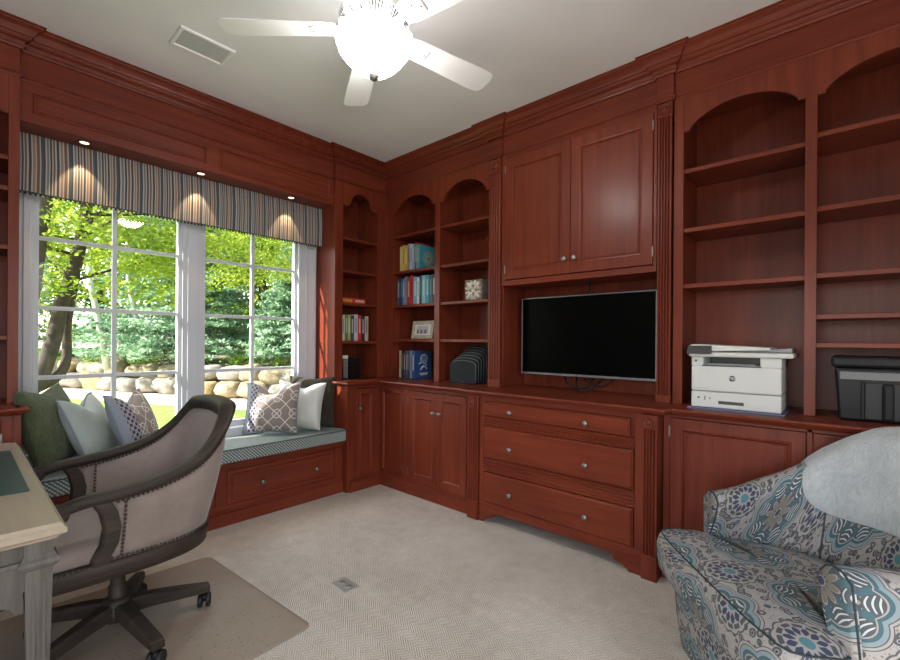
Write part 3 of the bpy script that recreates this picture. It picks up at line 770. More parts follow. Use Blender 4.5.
for pts, lab in (([(2.92,1.50,1.02),(2.90,1.47,.96),(2.89,1.42,.935),(2.88,1.36,.93),(2.89,1.30,.95),(2.92,1.27,1.02)], 'black cable looping on the left below the television'),
            ([(2.92,1.40,1.02),(2.87,1.385,.97),(2.83,1.35,.925),(2.82,1.31,.921),(2.86,1.26,.94),(2.92,1.20,1.02)], 'black cable looping lowest in front below the television'),
            ([(2.93,1.36,1.02),(2.90,1.33,.985),(2.88,1.28,.96),(2.90,1.20,.955),(2.93,1.12,1.02)], 'black cable hanging at the right below the television')):
    tag(obj('cable', MB().tube(pts, .006, 8), BLACK), lab, 'cable', 'cables under the television')

# ---------------------------------------------------------------- books
def book_mats(col, acc):
    key = 'cover_%d' % len(bpy.data.materials)
    return flat(key, col, .45), flat(key+'b', acc, .45)
def book(F, u0, u1, z, h, dep, d, col, acc, label, group, name='book', band=(.25,.42), art=None):
    """upright book, spine facing the room"""
    u0, u1 = min(u0,u1)+.0006, max(u0,u1)-.0006
    c, a = book_mats(col, tuple(q*.55+p*.45 for q, p in zip(acc, col)))
    t_ = .003
    mb = MB()
    mb.fbox(F, u0, u1, z, z+h, d-.004, d)                      # spine
    mb.fbox(F, u0, u0+t_, z, z+h, d-dep, d-.003); mb.fbox(F, u1-t_, u1, z, z+h, d-dep, d-.003)
    o = obj(name, mb, [c]); o['_o'] = tuple(o.location)
    tag(o, label, 'book', group)
    obj('pages', MB().fbox(F, u0+t_, u1-t_, z+.004, z+h-.005, d-dep+.004, d-.004), PAPER, o)
    sb = MB(); w_ = u1-u0
    sb.fbox(F, u0+w_*.30, u1-w_*.30, z+h*.30, z+h*.86, d, d+.0006)
    obj('spine_lettering', sb, a, o)
    return o
F = FT(XU)
KR, WT, YE, NB, LB, TE, RD, GY_, CRM, OR = (.02,.02,.024), (.62,.62,.60), (.62,.42,.08), (.02,.045,.13), (.16,.33,.46), (.05,.24,.30), (.36,.025,.02), (.22,.24,.25), (.50,.44,.33), (.50,.20,.04)
gx = 'books in the left bay of the television-side bookcase'
def row(F, u, z, specs, d, dep, group, where):
    ords = ['first','second','third','fourth','fifth','sixth','seventh','eighth','ninth','tenth','eleventh','twelfth','thirteenth']
    for i, (w_, h, col, acc, cname) in enumerate(specs):
        book(F, u-w_, u, z, h, dep-rnd.random()*.02, d-rnd.random()*.008, col, acc, '%s book, %s from left %s' % (cname, ords[i], where), group)
        u -= w_ + .0008
    return u
u = row(F, 3.085, 1.892, [(.034,.235,(.55,.45,.16),WT,'cream and yellow'),(.030,.245,YE,KR,'narrow yellow'),(.036,.24,(.62,.36,.05),WT,'golden yellow'),(.030,.25,GY_,KR,'pale grey'),
        (.034,.245,(.45,.50,.52),NB,'silver grey'),(.026,.235,LB,WT,'light blue'),(.030,.25,RD,WT,'red')], -.06, .17, 'books on the third shelf of the left bay', 'in the upper book row of the left bay')
o = book(F, u-.042, u, 1.892, .225, .22, -.055, (.05,.27,.33), (.55,.45,.2), 'large teal book with a gold round ornament on its cover, ending the upper book row', 'books on the third shelf of the left bay')
FC = lambda a, b_, d: (a, u-.0425-d, b_)      # the cover of the last book, facing along the shelf
mb = MB()
for r0, r1 in ((.060,.066),(.044,.048),(.018,.026)):
    lo = [[FC(2.86+r*math.cos(2*PI*k/24), 2.0+r*math.sin(2*PI*k/24), dd) for k in range(24)] for r, dd in ((r0,.0),(r0,.0012),(r1,.0012),(r1,.0))]
    mb.loft(lo, True, False, 0, False)
for k in range(8):
    a = 2*PI*k/8; mb.ball(FC(2.86+.034*math.cos(a), 2.0+.034*math.sin(a), .0), .008, 6, (1,.2,1))
obj('cover_ornament', mb, flat('ornament_gold', (.50,.44,.24), .5), o)
u = row(F, 3.112, 1.582, [(.034,.25,(.05,.07,.10),WT,'dark grey'),(.036,.255,NB,LB,'navy blue'),(.030,.245,(.10,.22,.42),WT,'mid blue'),(.030,.26,GY_,RD,'grey and red'),(.042,.25,RD,WT,'thick red'),
        (.034,.265,(.42,.03,.03),KR,'dark red'),(.050,.25,LB,WT,'thick light blue'),(.030,.24,WT,NB,'white'),(.034,.255,(.03,.04,.05),TE,'black and teal'),(.046,.25,(.20,.42,.50),WT,'pale turquoise'),
        (.040,.25,TE,WT,'deep teal'),(.034,.245,(.06,.09,.12),LB,'charcoal blue'),(.040,.25,(.03,.035,.045),WT,'black')], -.055, .19, 'books on the second shelf of the left bay', 'in the lower book row of the left bay')
u = row(F, 3.085, .913, [(.026,.25,CRM,KR,'cream'),(.030,.255,KR,OR,'black and orange'),(.028,.25,(.05,.05,.07),WT,'charcoal'),(.030,.25,(.10,.11,.15),WT,'slate'),(.034,.255,(.05,.06,.11),GY_,'dark navy'),(.024,.25,(.30,.33,.38),KR,'grey blue')],
        -.06, .17, 'books on the worktop in the left bay', 'on the worktop in the left bay')
o = book(F, u-.04, u, .913, .25, .22, -.055, (.025,.07,.20), WT, 'blue book with a white figure on its cover, ending the worktop book row', 'books on the worktop in the left bay')
uu = u
FC2 = lambda a, b_, d: (a, uu-.0405-d, b_)
mb = MB()
for (ca, cb, r0, r1, a0, a1) in ((2.86,1.09,.032,.046,0,2*PI),(2.86,1.09,.012,.020,0,2*PI),(2.86,.985,.030,.046,.2,PI-.2),(2.84,1.0,.055,.068,.5,2.4)):
    n_ = 20
    lo = [[FC2(ca+r*math.cos(a0+(a1-a0)*k/n_), cb+r*math.sin(a0+(a1-a0)*k/n_), dd) for k in range(n_+1)] for r, dd in ((r0,.0),(r0,.0012),(r1,.0012),(r1,.0))]
    mb.loft(lo, False, False, 0, False)
mb.add([FC2(2.80,.965,.001),FC2(2.92,.965,.001),FC2(2.90,.945,.001),FC2(2.82,.94,.001)], [(0,1,2,3)])
obj('cover_figure', mb, flat('figure_white', (.42,.5,.58), .5), o)
# corner bookcase
F = FW(YU)
gb = 'books on the lower shelf of the corner bookcase'
u = 2.250
ords = ['first','second','third','fourth','fifth','sixth','seventh','eighth']
for i, (w_, h, col, acc, cn) in enumerate([(.030,.225,(.45,.45,.40),KR,'pale grey'),(.028,.23,(.12,.17,.05),WT,'dark green'),(.030,.225,(.30,.34,.10),WT,'olive'),(.036,.225,(.06,.06,.07),WT,'black and white'),(.040,.235,(.42,.46,.50),KR,'silver'),
        (.040,.23,(.45,.03,.03),WT,'red'),(.036,.23,KR,WT,'black'),(.040,.225,(.42,.36,.30),KR,'beige')]):
    book(F, u, u+w_, 1.252, h, .17, -.05, col, acc, '%s book, %s from the left in the corner bookcase' % (cn, ords[i]), gb); u += w_+.0008
for x0, x1, y_, z_, col, txc, lab in ((2.245, 2.395, 3.30, 1.587, (.50,.045,.012), (.62,.40,.05), 'orange red book with gold title lying flat in the corner bookcase'), (2.397, 2.525, 3.30, 1.587, (.55,.02,.02), WT, 'bright red book with white title lying flat in the corner bookcase')):
    mb = MB().box(x0, x1, y_, y_+.004, z_, z_+.048); mb.box(x0, x1, y_+.003, y_+.15, z_, z_+.003); mb.box(x0, x1, y_+.003, y_+.15, z_+.045, z_+.048)
    o = obj('book', mb, flat('cover_%s' % lab[:6], col, .45)); o['_o'] = tuple(o.location); tag(o, lab, 'book', 'books lying flat in the corner bookcase')
    obj('pages', MB().box(x0+.003, x1-.003, y_+.004, y_+.146, z_+.003, z_+.045), PAPER, o)
    tm = flat('title_%s' % lab[:4], txc, .5); mb = MB(); n_ = 7; w_ = (x1-x0-.03)/n_
    for k in range(n_): mb.box(x0+.015+k*w_, x0+.015+k*w_+w_*.72, y_-.0008, y_, z_+.012+.006*(k % 2), z_+.034)
    obj('title_lettering', mb, tm, o)
# wire cup with papers
t = thing('pencil_cup', 'black wire desk organiser holding white paper in the corner bookcase', 'organiser', (2.355, 3.33, .912))
mb = MB(); x0, x1, y0_, y1_, z0_, z1_ = 2.262, 2.445, 3.27, 3.36, .913, 1.09
mb.box(x0, x1, y0_, y1_, z0_, z0_+.004)
for x in [x0+(x1-x0)*k/14 for k in range(15)]: mb.box(x-.0015, x+.0015, y0_, y0_+.003, z0_, z1_); mb.box(x-.0015, x+.0015, y1_-.003, y1_, z0_, z1_)
for k in range(15): z = z0_+(z1_-z0_)*k/14; mb.box(x0, x1, y0_, y0_+.003, z-.0014, z+.0014); mb.box(x0, x1, y1_-.003, y1_, z-.0014, z+.0014)
for k in range(8): y = y0_+(y1_-y0_)*k/7; mb.box(x0, x0+.003, y-.0015, y+.0015, z0_, z1_); mb.box(x1-.003, x1, y-.0015, y+.0015, z0_, z1_)
obj('wire_mesh', mb, BLACK, t)
obj('rim', MB().box(x0-.002, x1+.002, y0_-.002, y0_+.002, z1_-.004, z1_+.003).box(x0-.002, x1+.002, y1_-.002, y1_+.002, z1_-.004, z1_+.003), BLACK, t)
obj('divider', MB().box(2.345, 2.349, y0_+.003, y1_-.003, z0_+.004, z1_-.01), BLACK, t)
tag(obj('note_paper', MB().box(2.285, 2.335, 3.30, 3.312, .918, 1.12), PAPER), 'white note papers standing in the black wire organiser', 'paper')

# photo frame
t = local_thing('photo_frame', 'small whitewashed wooden photo frame on the left bay shelf', 'photo frame', (2.80, 2.84, 1.272), 0)
t.rotation_euler = (0, 0, 0)
lean = lambda u, v, d: (-d + v*.17, u, v*.985 + .002)
mb = MB().panel(lean, -.135, .135, 0, .165, -.012, [(0,.004),(.006,.008),(.030,.006),(.034,.0),(.034,-.002)])
obj('frame', mb, mk_noise('whitewashed_wood', (.30,.24,.18), (.50,.43,.34), 40, .6, .2, .002), t)
def mk_photo():
    m, nt, b = new_mat('family_snapshot'); g = G(nt); x, y, z = g.xyz(g.coords('Object'))
    n = g.noise(g.coords('Object'), 30, 3)
    c = g.ramp(g.m('ADD', g.m('MULTIPLY', z, 7.5), g.m('MULTIPLY', n, .25)), [(.2,(.10,.08,.12)),(.45,(.16,.22,.18)),(.6,(.30,.42,.45)),(.9,(.42,.45,.45))])
    st = g.m('GREATER_THAN', g.m('SINE', g.m('MULTIPLY', y, 130)), .25); body = g.m('MULTIPLY', st, g.m('LESS_THAN', z, .085))
    c = g.mix(body, c, (.28,.07,.10)); g.to(c, b.inputs['Base Color']); b.inputs['Roughness'].default_value = .25; return m
obj('mat_board', MB().fbox(lean, -.102, .102, .032, .134, -.004, .0005), flat('mat_board', (.60,.60,.56), .8), t)
obj('photo', MB().fbox(lean, -.070, .070, .048, .118, -.002, .0015), mk_photo(), t)
obj('easel_back', MB().add([(.02,-.02,.12),(.02,.02,.12),(.09,.02,0),(.09,-.02,0),(.024,-.02,.12),(.024,.02,.12),(.094,.02,0),(.094,-.02,0)], [(0,1,2,3),(4,7,6,5),(0,4,5,1),(1,5,6,2),(2,6,7,3),(3,7,4,0)]), BLACK, t)

# carved relief block
t = local_thing('carved_block', 'square whitewashed block with a carved four-petal flower on the right bay shelf', 'ornament', (2.80, 2.24, 1.582), math.radians(0))
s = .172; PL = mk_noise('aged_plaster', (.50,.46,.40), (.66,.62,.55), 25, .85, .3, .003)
obj('block', MB().box(.0, .07, -s/2, s/2, 0, s), mk_noise('plaster_shaded', (.13,.11,.09), (.30,.27,.22), 25, .85), t, bevel=.004)  # darker copy of the plaster, shade painted into sides and ground
mb = MB()
for k in range(4):
    a = PI/4+PI/2*k
    for off, ll, ww in ((0,.046,.017),(.52,.026,.011),(-.52,.026,.011)):
        M = Matrix.Rotation(a+off, 3, 'X')
        c_ = M @ Vector((0, .056 if off == 0 else .062, 0)); loops = []
        n = 10
        for i in range(1, 8):
            q = -1+2*(i)/8.0; r = math.sqrt(1-q*q)
            loops.append([tuple(Vector((-.004,0,s/2)) + c_*1.0 + M @ Vector((.022*r*math.cos(2*PI*j/n), ll*q, ww*r*math.sin(2*PI*j/n)))) for j in range(n)])
        mb.loft(loops, True, True)
obj('flower_relief', mb, PL, t)
obj('flower_centre', MB().ball((-.006,0,s/2), .018, 12), PL, t)
obj('rim', MB().panel(lambda u, v, d: (-d, u, v), -s/2, s/2, 0, s, -.002, [(0,.008),(.008,.008),(.011,.001)]), bpy.data.materials['plaster_shaded'], t)  # same painted shade behind the petals, so the relief stands out

# file sorter: arched black leather dividers, one behind another along the shelf
t = local_thing('file_sorter', 'black leather file sorter with arched stepped dividers on the worktop', 'file sorter', (2.745, 2.305, .912), 0)
for k in range(7):
    y = -.02; x = .0+k*.034; h0 = .145+k*.017; top = .185+k*.021; wv = .135
    pts = [(-wv, 0), (-wv, h0)]
    for q in range(1, 12): a = PI*q/12; pts.append((-wv*math.cos(a)*.985, h0+(top-h0)*math.sin(a)**.8))
    pts += [(wv, h0), (wv, 0)]
    Fk = lambda u, v, d, x=x: (x-d, u, v)
    dv = obj('divider', MB().fpoly(Fk, pts, -.003, .003), LEATHER, t)
    e = [Fk(u_, v_, .0) for u_, v_ in pts]
    obj('edge_stitching', MB().tube(e, .0028, 6), STITCH, dv)
obj('base_tray', MB().box(-.012, .225, -.14, .14, .0, .012), LEATHER, t, bevel=.003)

# ---------------------------------------------------------------- printer
t = thing('printer', 'white laser printer with scanner lid standing on the worktop at the right', 'printer', (2.76, .41, .912))
PW = flat('printer_white', (.56,.57,.55), .45); PG = flat('printer_dark', (.035,.035,.037), .35); PGR = flat('printer_grey', (.28,.29,.30), .5)
def PF(u, v, d): return (2.60-d, .60-u, .919+v)            # u to the right, v up from feet, d out
obj('pad', MB().box(2.575, 2.93, .20, .615, .9115, .918), flat('blue_pad', (.12,.14,.26), .6), t, bevel=.002)
obj('paper_drawer', MB().fbox(PF, 0, .385, .0, .082, -.30, 0), PW, t, bevel=.006)
obj('drawer_grip', MB().fbox(PF, .125, .235, .022, .038, -.02, .001), PG, t)
obj('body', MB().fbox(PF, 0, .385, .084, .216, -.31, 0), PW, t, bevel=.008)
obj('upper_body', MB().fbox(PF, .0, .055, .215, .262, -.31, -.004).fbox(PF, .30, .385, .215, .262, -.31, -.004).fbox(PF, .055, .30, .215, .222, -.31, -.02).fbox(PF, .0, .385, .22, .262, -.31, -.19), PW, t, bevel=.004)
obj('output_slot', MB().fbox(PF, .055, .30, .222, .262, -.19, -.16), PG, t)
obj('slot_lip', MB().fbox(PF, .05, .305, .214, .220, -.15, .0), PG, t)
obj('output_tray', MB().fbox(PF, .075, .28, .2235, .228, -.15, -.02), PGR, t)
obj('scanner_lid', MB().fbox(PF, -.012, .43, .262, .287, -.32, .012), PW, t, bevel=.008)
obj('document_feeder', MB().add([PF(-.01,.287,.008),PF(.34,.300,.0),PF(.34,.312,.0),PF(.02,.328,.0),PF(-.005,.326,.005),PF(-.01,.287,-.28),PF(.34,.300,-.28),PF(.34,.312,-.28),PF(.02,.328,-.28),PF(-.005,.326,-.28)],
    [(0,1,2,3,4),(9,8,7,6,5),(0,5,6,1),(1,6,7,2),(2,7,8,3),(3,8,9,4),(4,9,5,0)]), PW, t, bevel=.003)
obj('feeder_tray', MB().add([PF(.17,.289,-.04),PF(.42,.290,-.04),PF(.42,.310,-.04),PF(.17,.289,-.26),PF(.42,.290,-.26),PF(.42,.310,-.26)], [(0,1,2),(5,4,3),(0,3,4,1),(1,4,5,2),(2,5,3,0)]), PGR, t)
obj('control_panel', MB().add([PF(-.014,.277,.034),PF(.095,.277,.034),PF(.095,.320,.010),PF(-.014,.320,.010),PF(-.014,.277,0),PF(.095,.277,0),PF(.095,.320,-.01),PF(-.014,.320,-.01)],
    [(0,1,2,3),(7,6,5,4),(0,4,5,1),(1,5,6,2),(2,6,7,3),(3,7,4,0)]), PG, t)
for k, (u_, v_) in enumerate(((.03,.045),(.062,.050),(.062,.040),(.085,.045))): obj('button', MB().fbox(PF, u_, u_+(.010 if k==0 else .005), v_, v_+.008, -.002, .002), PG, t)
obj('power_button', MB().fbox(PF, .016, .026, .236, .246, -.006, -.002), PG, t)
obj('model_lettering', MB().fbox(PF, .015, .085, .098, .100, -.002, .0008), PGR, t)
c0 = Vector(PF(.185,.155,0)); Mx = Vector((-1,0,0)).to_track_quat('Z','X').to_matrix()
obj('round_badge', MB().lathe([(0,0),(.0145,0),(.0145,.0012),(0,.0012)], c0, 24, Mx), flat('badge_dark', (.05,.05,.055), .4), t)
text('hp', .029, PF(.185,.158,.002), (PI/2, 0, -PI/2), PW, t).scale = (1.0,1.0,1)

# black file box / shredder at the right
t = thing('file_box', 'black plastic file box with grey band and round handle on the worktop at right', 'file box', (2.78, -.17, .912))
def BF(u, v, d): return (2.66-d, .028-u, .912+v)
SM = flat('smoky_plastic', (.009,.010,.012), .3, spec=.25)
obj('body', MB().add([BF(.015,0,0),BF(.385,0,0),BF(.40,.235,.01),BF(0,.235,.01),BF(.015,0,-.24),BF(.385,0,-.24),BF(.40,.235,-.25),BF(0,.235,-.25)], [(0,1,2,3),(7,6,5,4),(0,4,5,1),(1,5,6,2),(2,6,7,3),(3,7,4,0)]), SM, t, bevel=.01)
obj('lid', MB().fbox(BF, -.012, .412, .237, .285, -.262, .02), BLACK, t, bevel=.012)
obj('grey_band', MB().fbox(BF, .018, .40, .183, .217, 0, .0125), flat('band_grey', (.15,.155,.16), .45), t, bevel=.002)
obj('front_recess', MB().fbox(BF, .10, .24, .012, .172, 0, .010), flat('recess_black', (.006,.006,.007), .5), t, bevel=.003)
obj('handle', MB().fbox(BF, .155, .192, .012, .17, .008, .028), BLACK, t, bevel=.012)
obj('frame_rib', MB().fbox(BF, .088, .100, .01, .175, .0, .016).fbox(BF, .24, .252, .01, .175, .0, .016), BLACK, t, bevel=.003)
obj('latch_mark', MB().fbox(BF, .246, .250, .09, .13, .016, .018), SILV, t)

# ---------------------------------------------------------------- ceiling vent and outlet
t = thing('ceiling_vent', 'rectangular grey return air grille on the ceiling', 'vent', (.905, 2.66, 2.86))
VG = flat('vent_grey', (.50,.50,.50), .6)
mb = MB(); FV = lambda u, v, d: (u, v, HC-d)
mb.panel(FV, .770, 1.045, 2.565, 2.758, 0, [(0,.008),(.004,.012),(.016,.012),(.022,.003),(.022,.001)])
obj('frame', mb, FANW, t)
mb = MB()
for k in range(15): y = 2.592+k*.0102; mb.fbox(FV, .793, 1.022, y, y+.006, .001, .006)
obj('louvre', mb, VG, t)['kind'] = 'stuff'
t = local_thing('floor_outlet', 'small metal floor outlet plate set in the carpet', 'outlet', (1.333, 1.895, .0005), math.radians(-2))
obj('cover_plate', MB().box(-.043,.043,-.062,.062,0,.004), flat('outlet_metal', (.52,.53,.50), .35, .6), t, bevel=.0015)
for y in (-.028, .028):
    q = MB().lathe([(0,.004),(.017,.004),(.017,.0052),(0,.0052)], (0,y,0), 18)
    so = obj('socket', q, flat('outlet_tan', (.30,.29,.26), .5), t)
    obj('socket_slot', MB().box(-.007,-.004,y-.006,y+.004,.005,.0058).box(.004,.007,y-.006,y+.004,.005,.0058), BLACK, so)
obj('screw', MB().lathe([(0,.004),(.004,.004),(.004,.005),(0,.005)], (0,0,0), 10), STEEL, t)
# ---------------------------------------------------------------- ceiling fan with light bowl
FX, FY, FZ = 1.21, 1.535, 2.607
t = local_thing('ceiling_fan', 'white five-blade ceiling fan with a lit fluted glass bowl', 'ceiling fan', (FX, FY, 0))
obj('canopy', MB().lathe([(0,2.88),(.085,2.88),(.088,2.86),(.07,2.835),(.03,2.82),(0,2.82)], (0,0,0), 32), FANW, t)
obj('downrod', MB().lathe([(.014,2.70),(.014,2.83)], (0,0,0), 12), FANW, t)
n = 60; loops = []
for r, z in ((.04,2.74),(.075,2.735),(.115,2.715),(.142,2.68),(.150,2.655),(.146,2.63),(.120,2.605),(.085,2.59)):
    loops.append([((r*(1+.025*math.cos(10*2*PI*k/n)))*math.cos(2*PI*k/n), (r*(1+.025*math.cos(10*2*PI*k/n)))*math.sin(2*PI*k/n), z) for k in range(n)])
mh = obj('motor_housing', MB().loft(loops), FANW, t)
VD = flat('vent_shadow', (.012,.011,.010), .7)
for k in range(10):
    a = 2*PI*(k+.5)/10
    for j in range(-2, 3):
        mb = MB(); aa = a + j*.075
        p0 = Vector((.119*math.cos(aa), .119*math.sin(aa), 2.6015)); p1 = Vector((.148*math.cos(a+j*.10), .148*math.sin(a+j*.10), 2.634))
        obj('vent_slot', MB().tube([p0, (p0+p1)/2*1.0, p1], .0035, 6), VD, mh)
obj('light_fitter', MB().lathe([(.03,2.60),(.10,2.60),(.115,2.585),(.12,2.565),(.10,2.56),(.03,2.56)], (0,0,0), 32), flat('fan_bronze', (.25,.20,.15), .4, .5), t)
for k in range(5):
    a = math.radians(61.0+72*k); M = Matrix.Rotation(a, 3, 'Z'); P = Matrix.Rotation(math.radians(-11), 3, 'X')
    def T(x, y, z): return tuple(M @ (P @ Vector((x, y, z))) + Vector((0,0,FZ)))
    pts = []; L0, L1 = .160, .672
    outline = [(L0, .046), (.21, .057), (.35, .063), (.50, .069), (.59, .071), (.632, .068), (.650, .054), (.657, .030)]
    poly = [(x, y) for x, y in outline] + [(x, -y) for x, y in outline[::-1]]
    lo = [T(x, y, -.003) for x, y in poly]; hi = [T(x, y, .003) for x, y in poly]
    bl = obj('fan_blade', MB().loft([lo, hi], True, True, 0, False), FANW, t, bevel=.0015)
    mb = MB()
    ir = [(.10,.016,-.012),(.16,.014,-.010),(.20,.03,-.006),(.245,.040,-.004),(.275,.028,-.004)]
    loo = [T(x, y, z-.004) for x, y, z in ir] + [T(x, -y, z-.004) for x, y, z in ir[::-1]]
    hii = [T(x, y, z+.002) for x, y, z in ir] + [T(x, -y, z+.002) for x, y, z in ir[::-1]]
    obj('blade_iron', MB().loft([loo, hii], True, True, 0, False), FANW, bl, bevel=.002)
    for (sx, sy) in ((.23,.022),(.23,-.022),(.262,0)): obj('screw', MB().ball(T(sx, sy, -.009), .004, 6), VD, bl)
def mk_bowl():
    m, nt, b = new_mat('lit_glass_bowl'); g = G(nt)
    b.inputs['Base Color'].default_value = (.85,.85,.84,1); b.inputs['Roughness'].default_value = .3
    b.inputs['Emission Color'].default_value = (1,.97,.93,1)
    lw = g.node('ShaderNodeLayerWeight'); 
    b.inputs['Emission Strength'].default_value = 36
    return m
n = 96; loops = []
for r, z, am in ((.130,2.566,.02),(.158,2.570,.04),(.166,2.562,.045),(.160,2.548,.04),(.158,2.530,.02),(.143,2.503,.014),(.114,2.468,.012),(.080,2.438,.008),(.048,2.420,.004),(.020,2.412,0)):
    loops.append([((r*(1+am*math.cos(12*2*PI*k/n)))*math.cos(2*PI*k/n), (r*(1+am*math.cos(12*2*PI*k/n)))*math.sin(2*PI*k/n), z) for k in range(n)])
obj('glass_bowl', MB().loft(loops), mk_bowl(), t)
obj('finial', MB().lathe([(0,2.413),(.020,2.413),(.024,2.407),(.018,2.401),(.020,2.395),(.010,2.387),(0,2.385)], (0,0,0), 20), PEWTER, t)

# ---------------------------------------------------------------- desk
t = thing('desk', 'limewashed wooden writing desk with square legs, at the lower left of the photo', 'desk', (-.27, 2.25, 0))
dx0, dx1, dy0, dy1 = -.75, .203, 1.552, 2.945
ch = .014
def dring(i, z): 
    a0, a1, b0, b1 = dx0+i, dx1-i, dy0+i, dy1-i; c = .028
    return [(a0+c,b0,z),(a1-c*.0,b0,z),(a1,b0+c*.0+.001,z),(a1,b1-c,z),(a1-c,b1,z),(a0+c,b1,z),(a0,b1-c,z),(a0,b0+c,z)]
obj('desk_top', MB().loft([dring(.020,.716), dring(.016,.722), dring(.008,.728), dring(.0,.732), dring(.0,.744), dring(.006,.750), dring(.010,.758), dring(.012,.760)], True, True, 0, False), DESKT, t)
obj('apron', MB().box(dx0+.04, dx1-.035, dy0+.045, dy0+.065, .585, .717), DESKW, t)
obj('apron', MB().box(dx1-.05, dx1-.03, dy0+.06, dy1-.07, .585, .717), DESKW, t); obj('apron', MB().box(dx0+.03, dx0+.05, dy0+.06, dy1-.07, .585, .717), DESKW, t)
obj('apron', MB().box(dx0+.04, dx1-.035, dy1-.065, dy1-.045, .585, .717), DESKW, t)
obj('apron_moulding', MB().box(dx0+.04, dx1-.03, dy0+.036, dy0+.046, .655, .668), DESKW, t, bevel=.003)
for (lx, ly, sx, sy) in ((dx1-.022, dy0+.032, -1, 1), (dx1-.022, dy1-.03, -1, -1), (dx0+.03, dy0+.032, 1, 1), (dx0+.03, dy1-.03, 1, -1)):
    x0_, x1_ = sorted((lx, lx+sx*.06)); y0_, y1_ = sorted((ly, ly+sy*.06))
    def sq(z, i): return [(x0_+i, y0_+i, z), (x1_-i, y0_+i, z), (x1_-i, y1_-i, z), (x0_+i, y1_-i, z)]
    lg_ = obj('leg', MB().loft([sq(0,.010), sq(.05,.010), sq(.06,.015), sq(.09,.015), sq(.12,.0125), sq(.55,.004), sq(.64,.002), sq(.716,.0)], True, True, 0, False), DESKW, t)
    cap = MB().loft([sq(.64,.0), sq(.648,-.008), sq(.656,-.012), sq(.664,-.010), sq(.672,-.003), sq(.68,.0)], True, True, 0, False)
    obj('capital', cap, DESKW, lg_)
    gr = MB()
    xm = (x0_+x1_)/2
    for dx_ in (-.010, .010):
        yy = y0_+.004
        gr.add([(xm+dx_-.003, yy-.0028+.006, .12), (xm+dx_+.003, yy-.0028+.006, .12), (xm+dx_+.003, yy-.0016, .60), (xm+dx_-.003, yy-.0016, .60)], [(0,1,2,3)])
    obj('groove', gr, flat('groove_shade_%d' % len(bpy.data.materials), (.09,.08,.07), .7), lg_, recalc=False)
# curved bracket beside the near leg
br = [(dx1-.082, .586)]
for k in range(9): a = PI/2*k/8; br.append((dx1-.082-.06*math.sin(a), .526+.06*(math.sin(a))**1.0*.97 if k else .530))
mb = MB().fpoly(lambda u, v, d: (u, dy0+.047+d, v), [(.121,.587),(.121,.528),(.108,.532),(.100,.545),(.085,.556),(.066,.566),(.05,.580),(.045,.587)], 0, .016)
obj('bracket', mb, DESKW, t)
t = tag(obj('desk_mat', MB().box(-.55, .162, 1.945, 2.70, .7605, .7645), flat('green_leather', (.022,.060,.062), .38), bevel=.0015), 'dark green desk mat lying on the limewashed desk', 'desk mat')

# ---------------------------------------------------------------- floor mat
MC = [(1.050,1.725), (.983,2.733), (-.40,2.80), (-.42,1.68)]
def ring_m(i, z):
    """rounded quadrilateral inset by i"""
    c = Vector((sum(p[0] for p in MC)/4, sum(p[1] for p in MC)/4)); pts = []
    for k in range(4):
        p = Vector(MC[k]); a_ = (Vector(MC[k-1])-p).normalized(); b_ = (Vector(MC[(k+1) % 4])-p).normalized(); p = p + (a_+b_)*i
        for q in range(5):
            f = q/4; r = .05; u_ = p+a_*r; v_ = p+b_*r; m_ = u_.lerp(p, f).lerp(p.lerp(v_, f), f); pts.append((m_.x, m_.y, z))
    return pts
tag(obj('floor_mat', MB().loft([ring_m(0, .0005), ring_m(.012, .004), ring_m(.03, .005)], True, True, 0, False), M_CMAT), 'clear brown-tinted studded chair mat lying on the carpet under the desk chair', 'chair mat')

# ---------------------------------------------------------------- swivel desk chair (local x = forward)
def interp(P_, t):
    """Catmull-Rom through P_, t in 0..len-1"""
    n = len(P_); i = min(int(t), n-2); f = t-i
    p = [Vector(P_[max(0, min(n-1, i+k))]) for k in (-1, 0, 1, 2)]
    return .5*((2*p[1]) + (-p[0]+p[2])*f + (2*p[0]-5*p[1]+4*p[2]-p[3])*f*f + (-p[0]+3*p[1]-3*p[2]+p[3])*f**3)
def resample(P_, n): return [interp(P_, (len(P_)-1)*k/(n-1)) for k in range(n)]
CX, CY = .50, 2.33
t = local_thing('desk_chair', 'barrel-back swivel desk chair in taupe linen with nailheads and dark weathered wood', 'desk chair', (CX, CY, 0), math.radians(180))
LIN = mk_cloth('taupe_linen', (.20,.155,.14), (.30,.245,.22))
half = [(.265,.325,.655),(.20,.330,.672),(.10,.334,.680),(-.02,.334,.696),(-.12,.326,.722),(-.20,.308,.762),(-.262,.278,.818),(-.308,.240,.880),(-.335,.195,.922),(-.350,.11,.936)]
top = half + [(-.356,0,.940)] + [(x, -y, z) for x, y, z in half[::-1]]
TP_ = resample(top, 81)
hb = [(.315,.300,.405),(.18,.312,.405),(.0,.315,.405),(-.10,.300,.405),(-.165,.275,.405),(-.215,.235,.405),(-.25,.175,.405),(-.270,.09,.405)]
bot = hb + [(-.276,0,.405)] + [(x, -y, z) for x, y, z in hb[::-1]]
def nrm(P_, i):
    q = P_[min(i+1, len(P_)-1)]-P_[max(i-1, 0)]; q.z = 0; q.normalize(); return Vector((q.y, -q.x, 0))*1.0
def outn(P_, i):
    n_ = nrm(P_, i)
    p = P_[i]; c = Vector((p.x-.1, p.y, 0)) if abs(p.y) > .02 else Vector((-1, 0, 0))
    return n_ if n_.dot(Vector((min(p.x,0)-.02, p.y, 0))) >= 0 else -n_
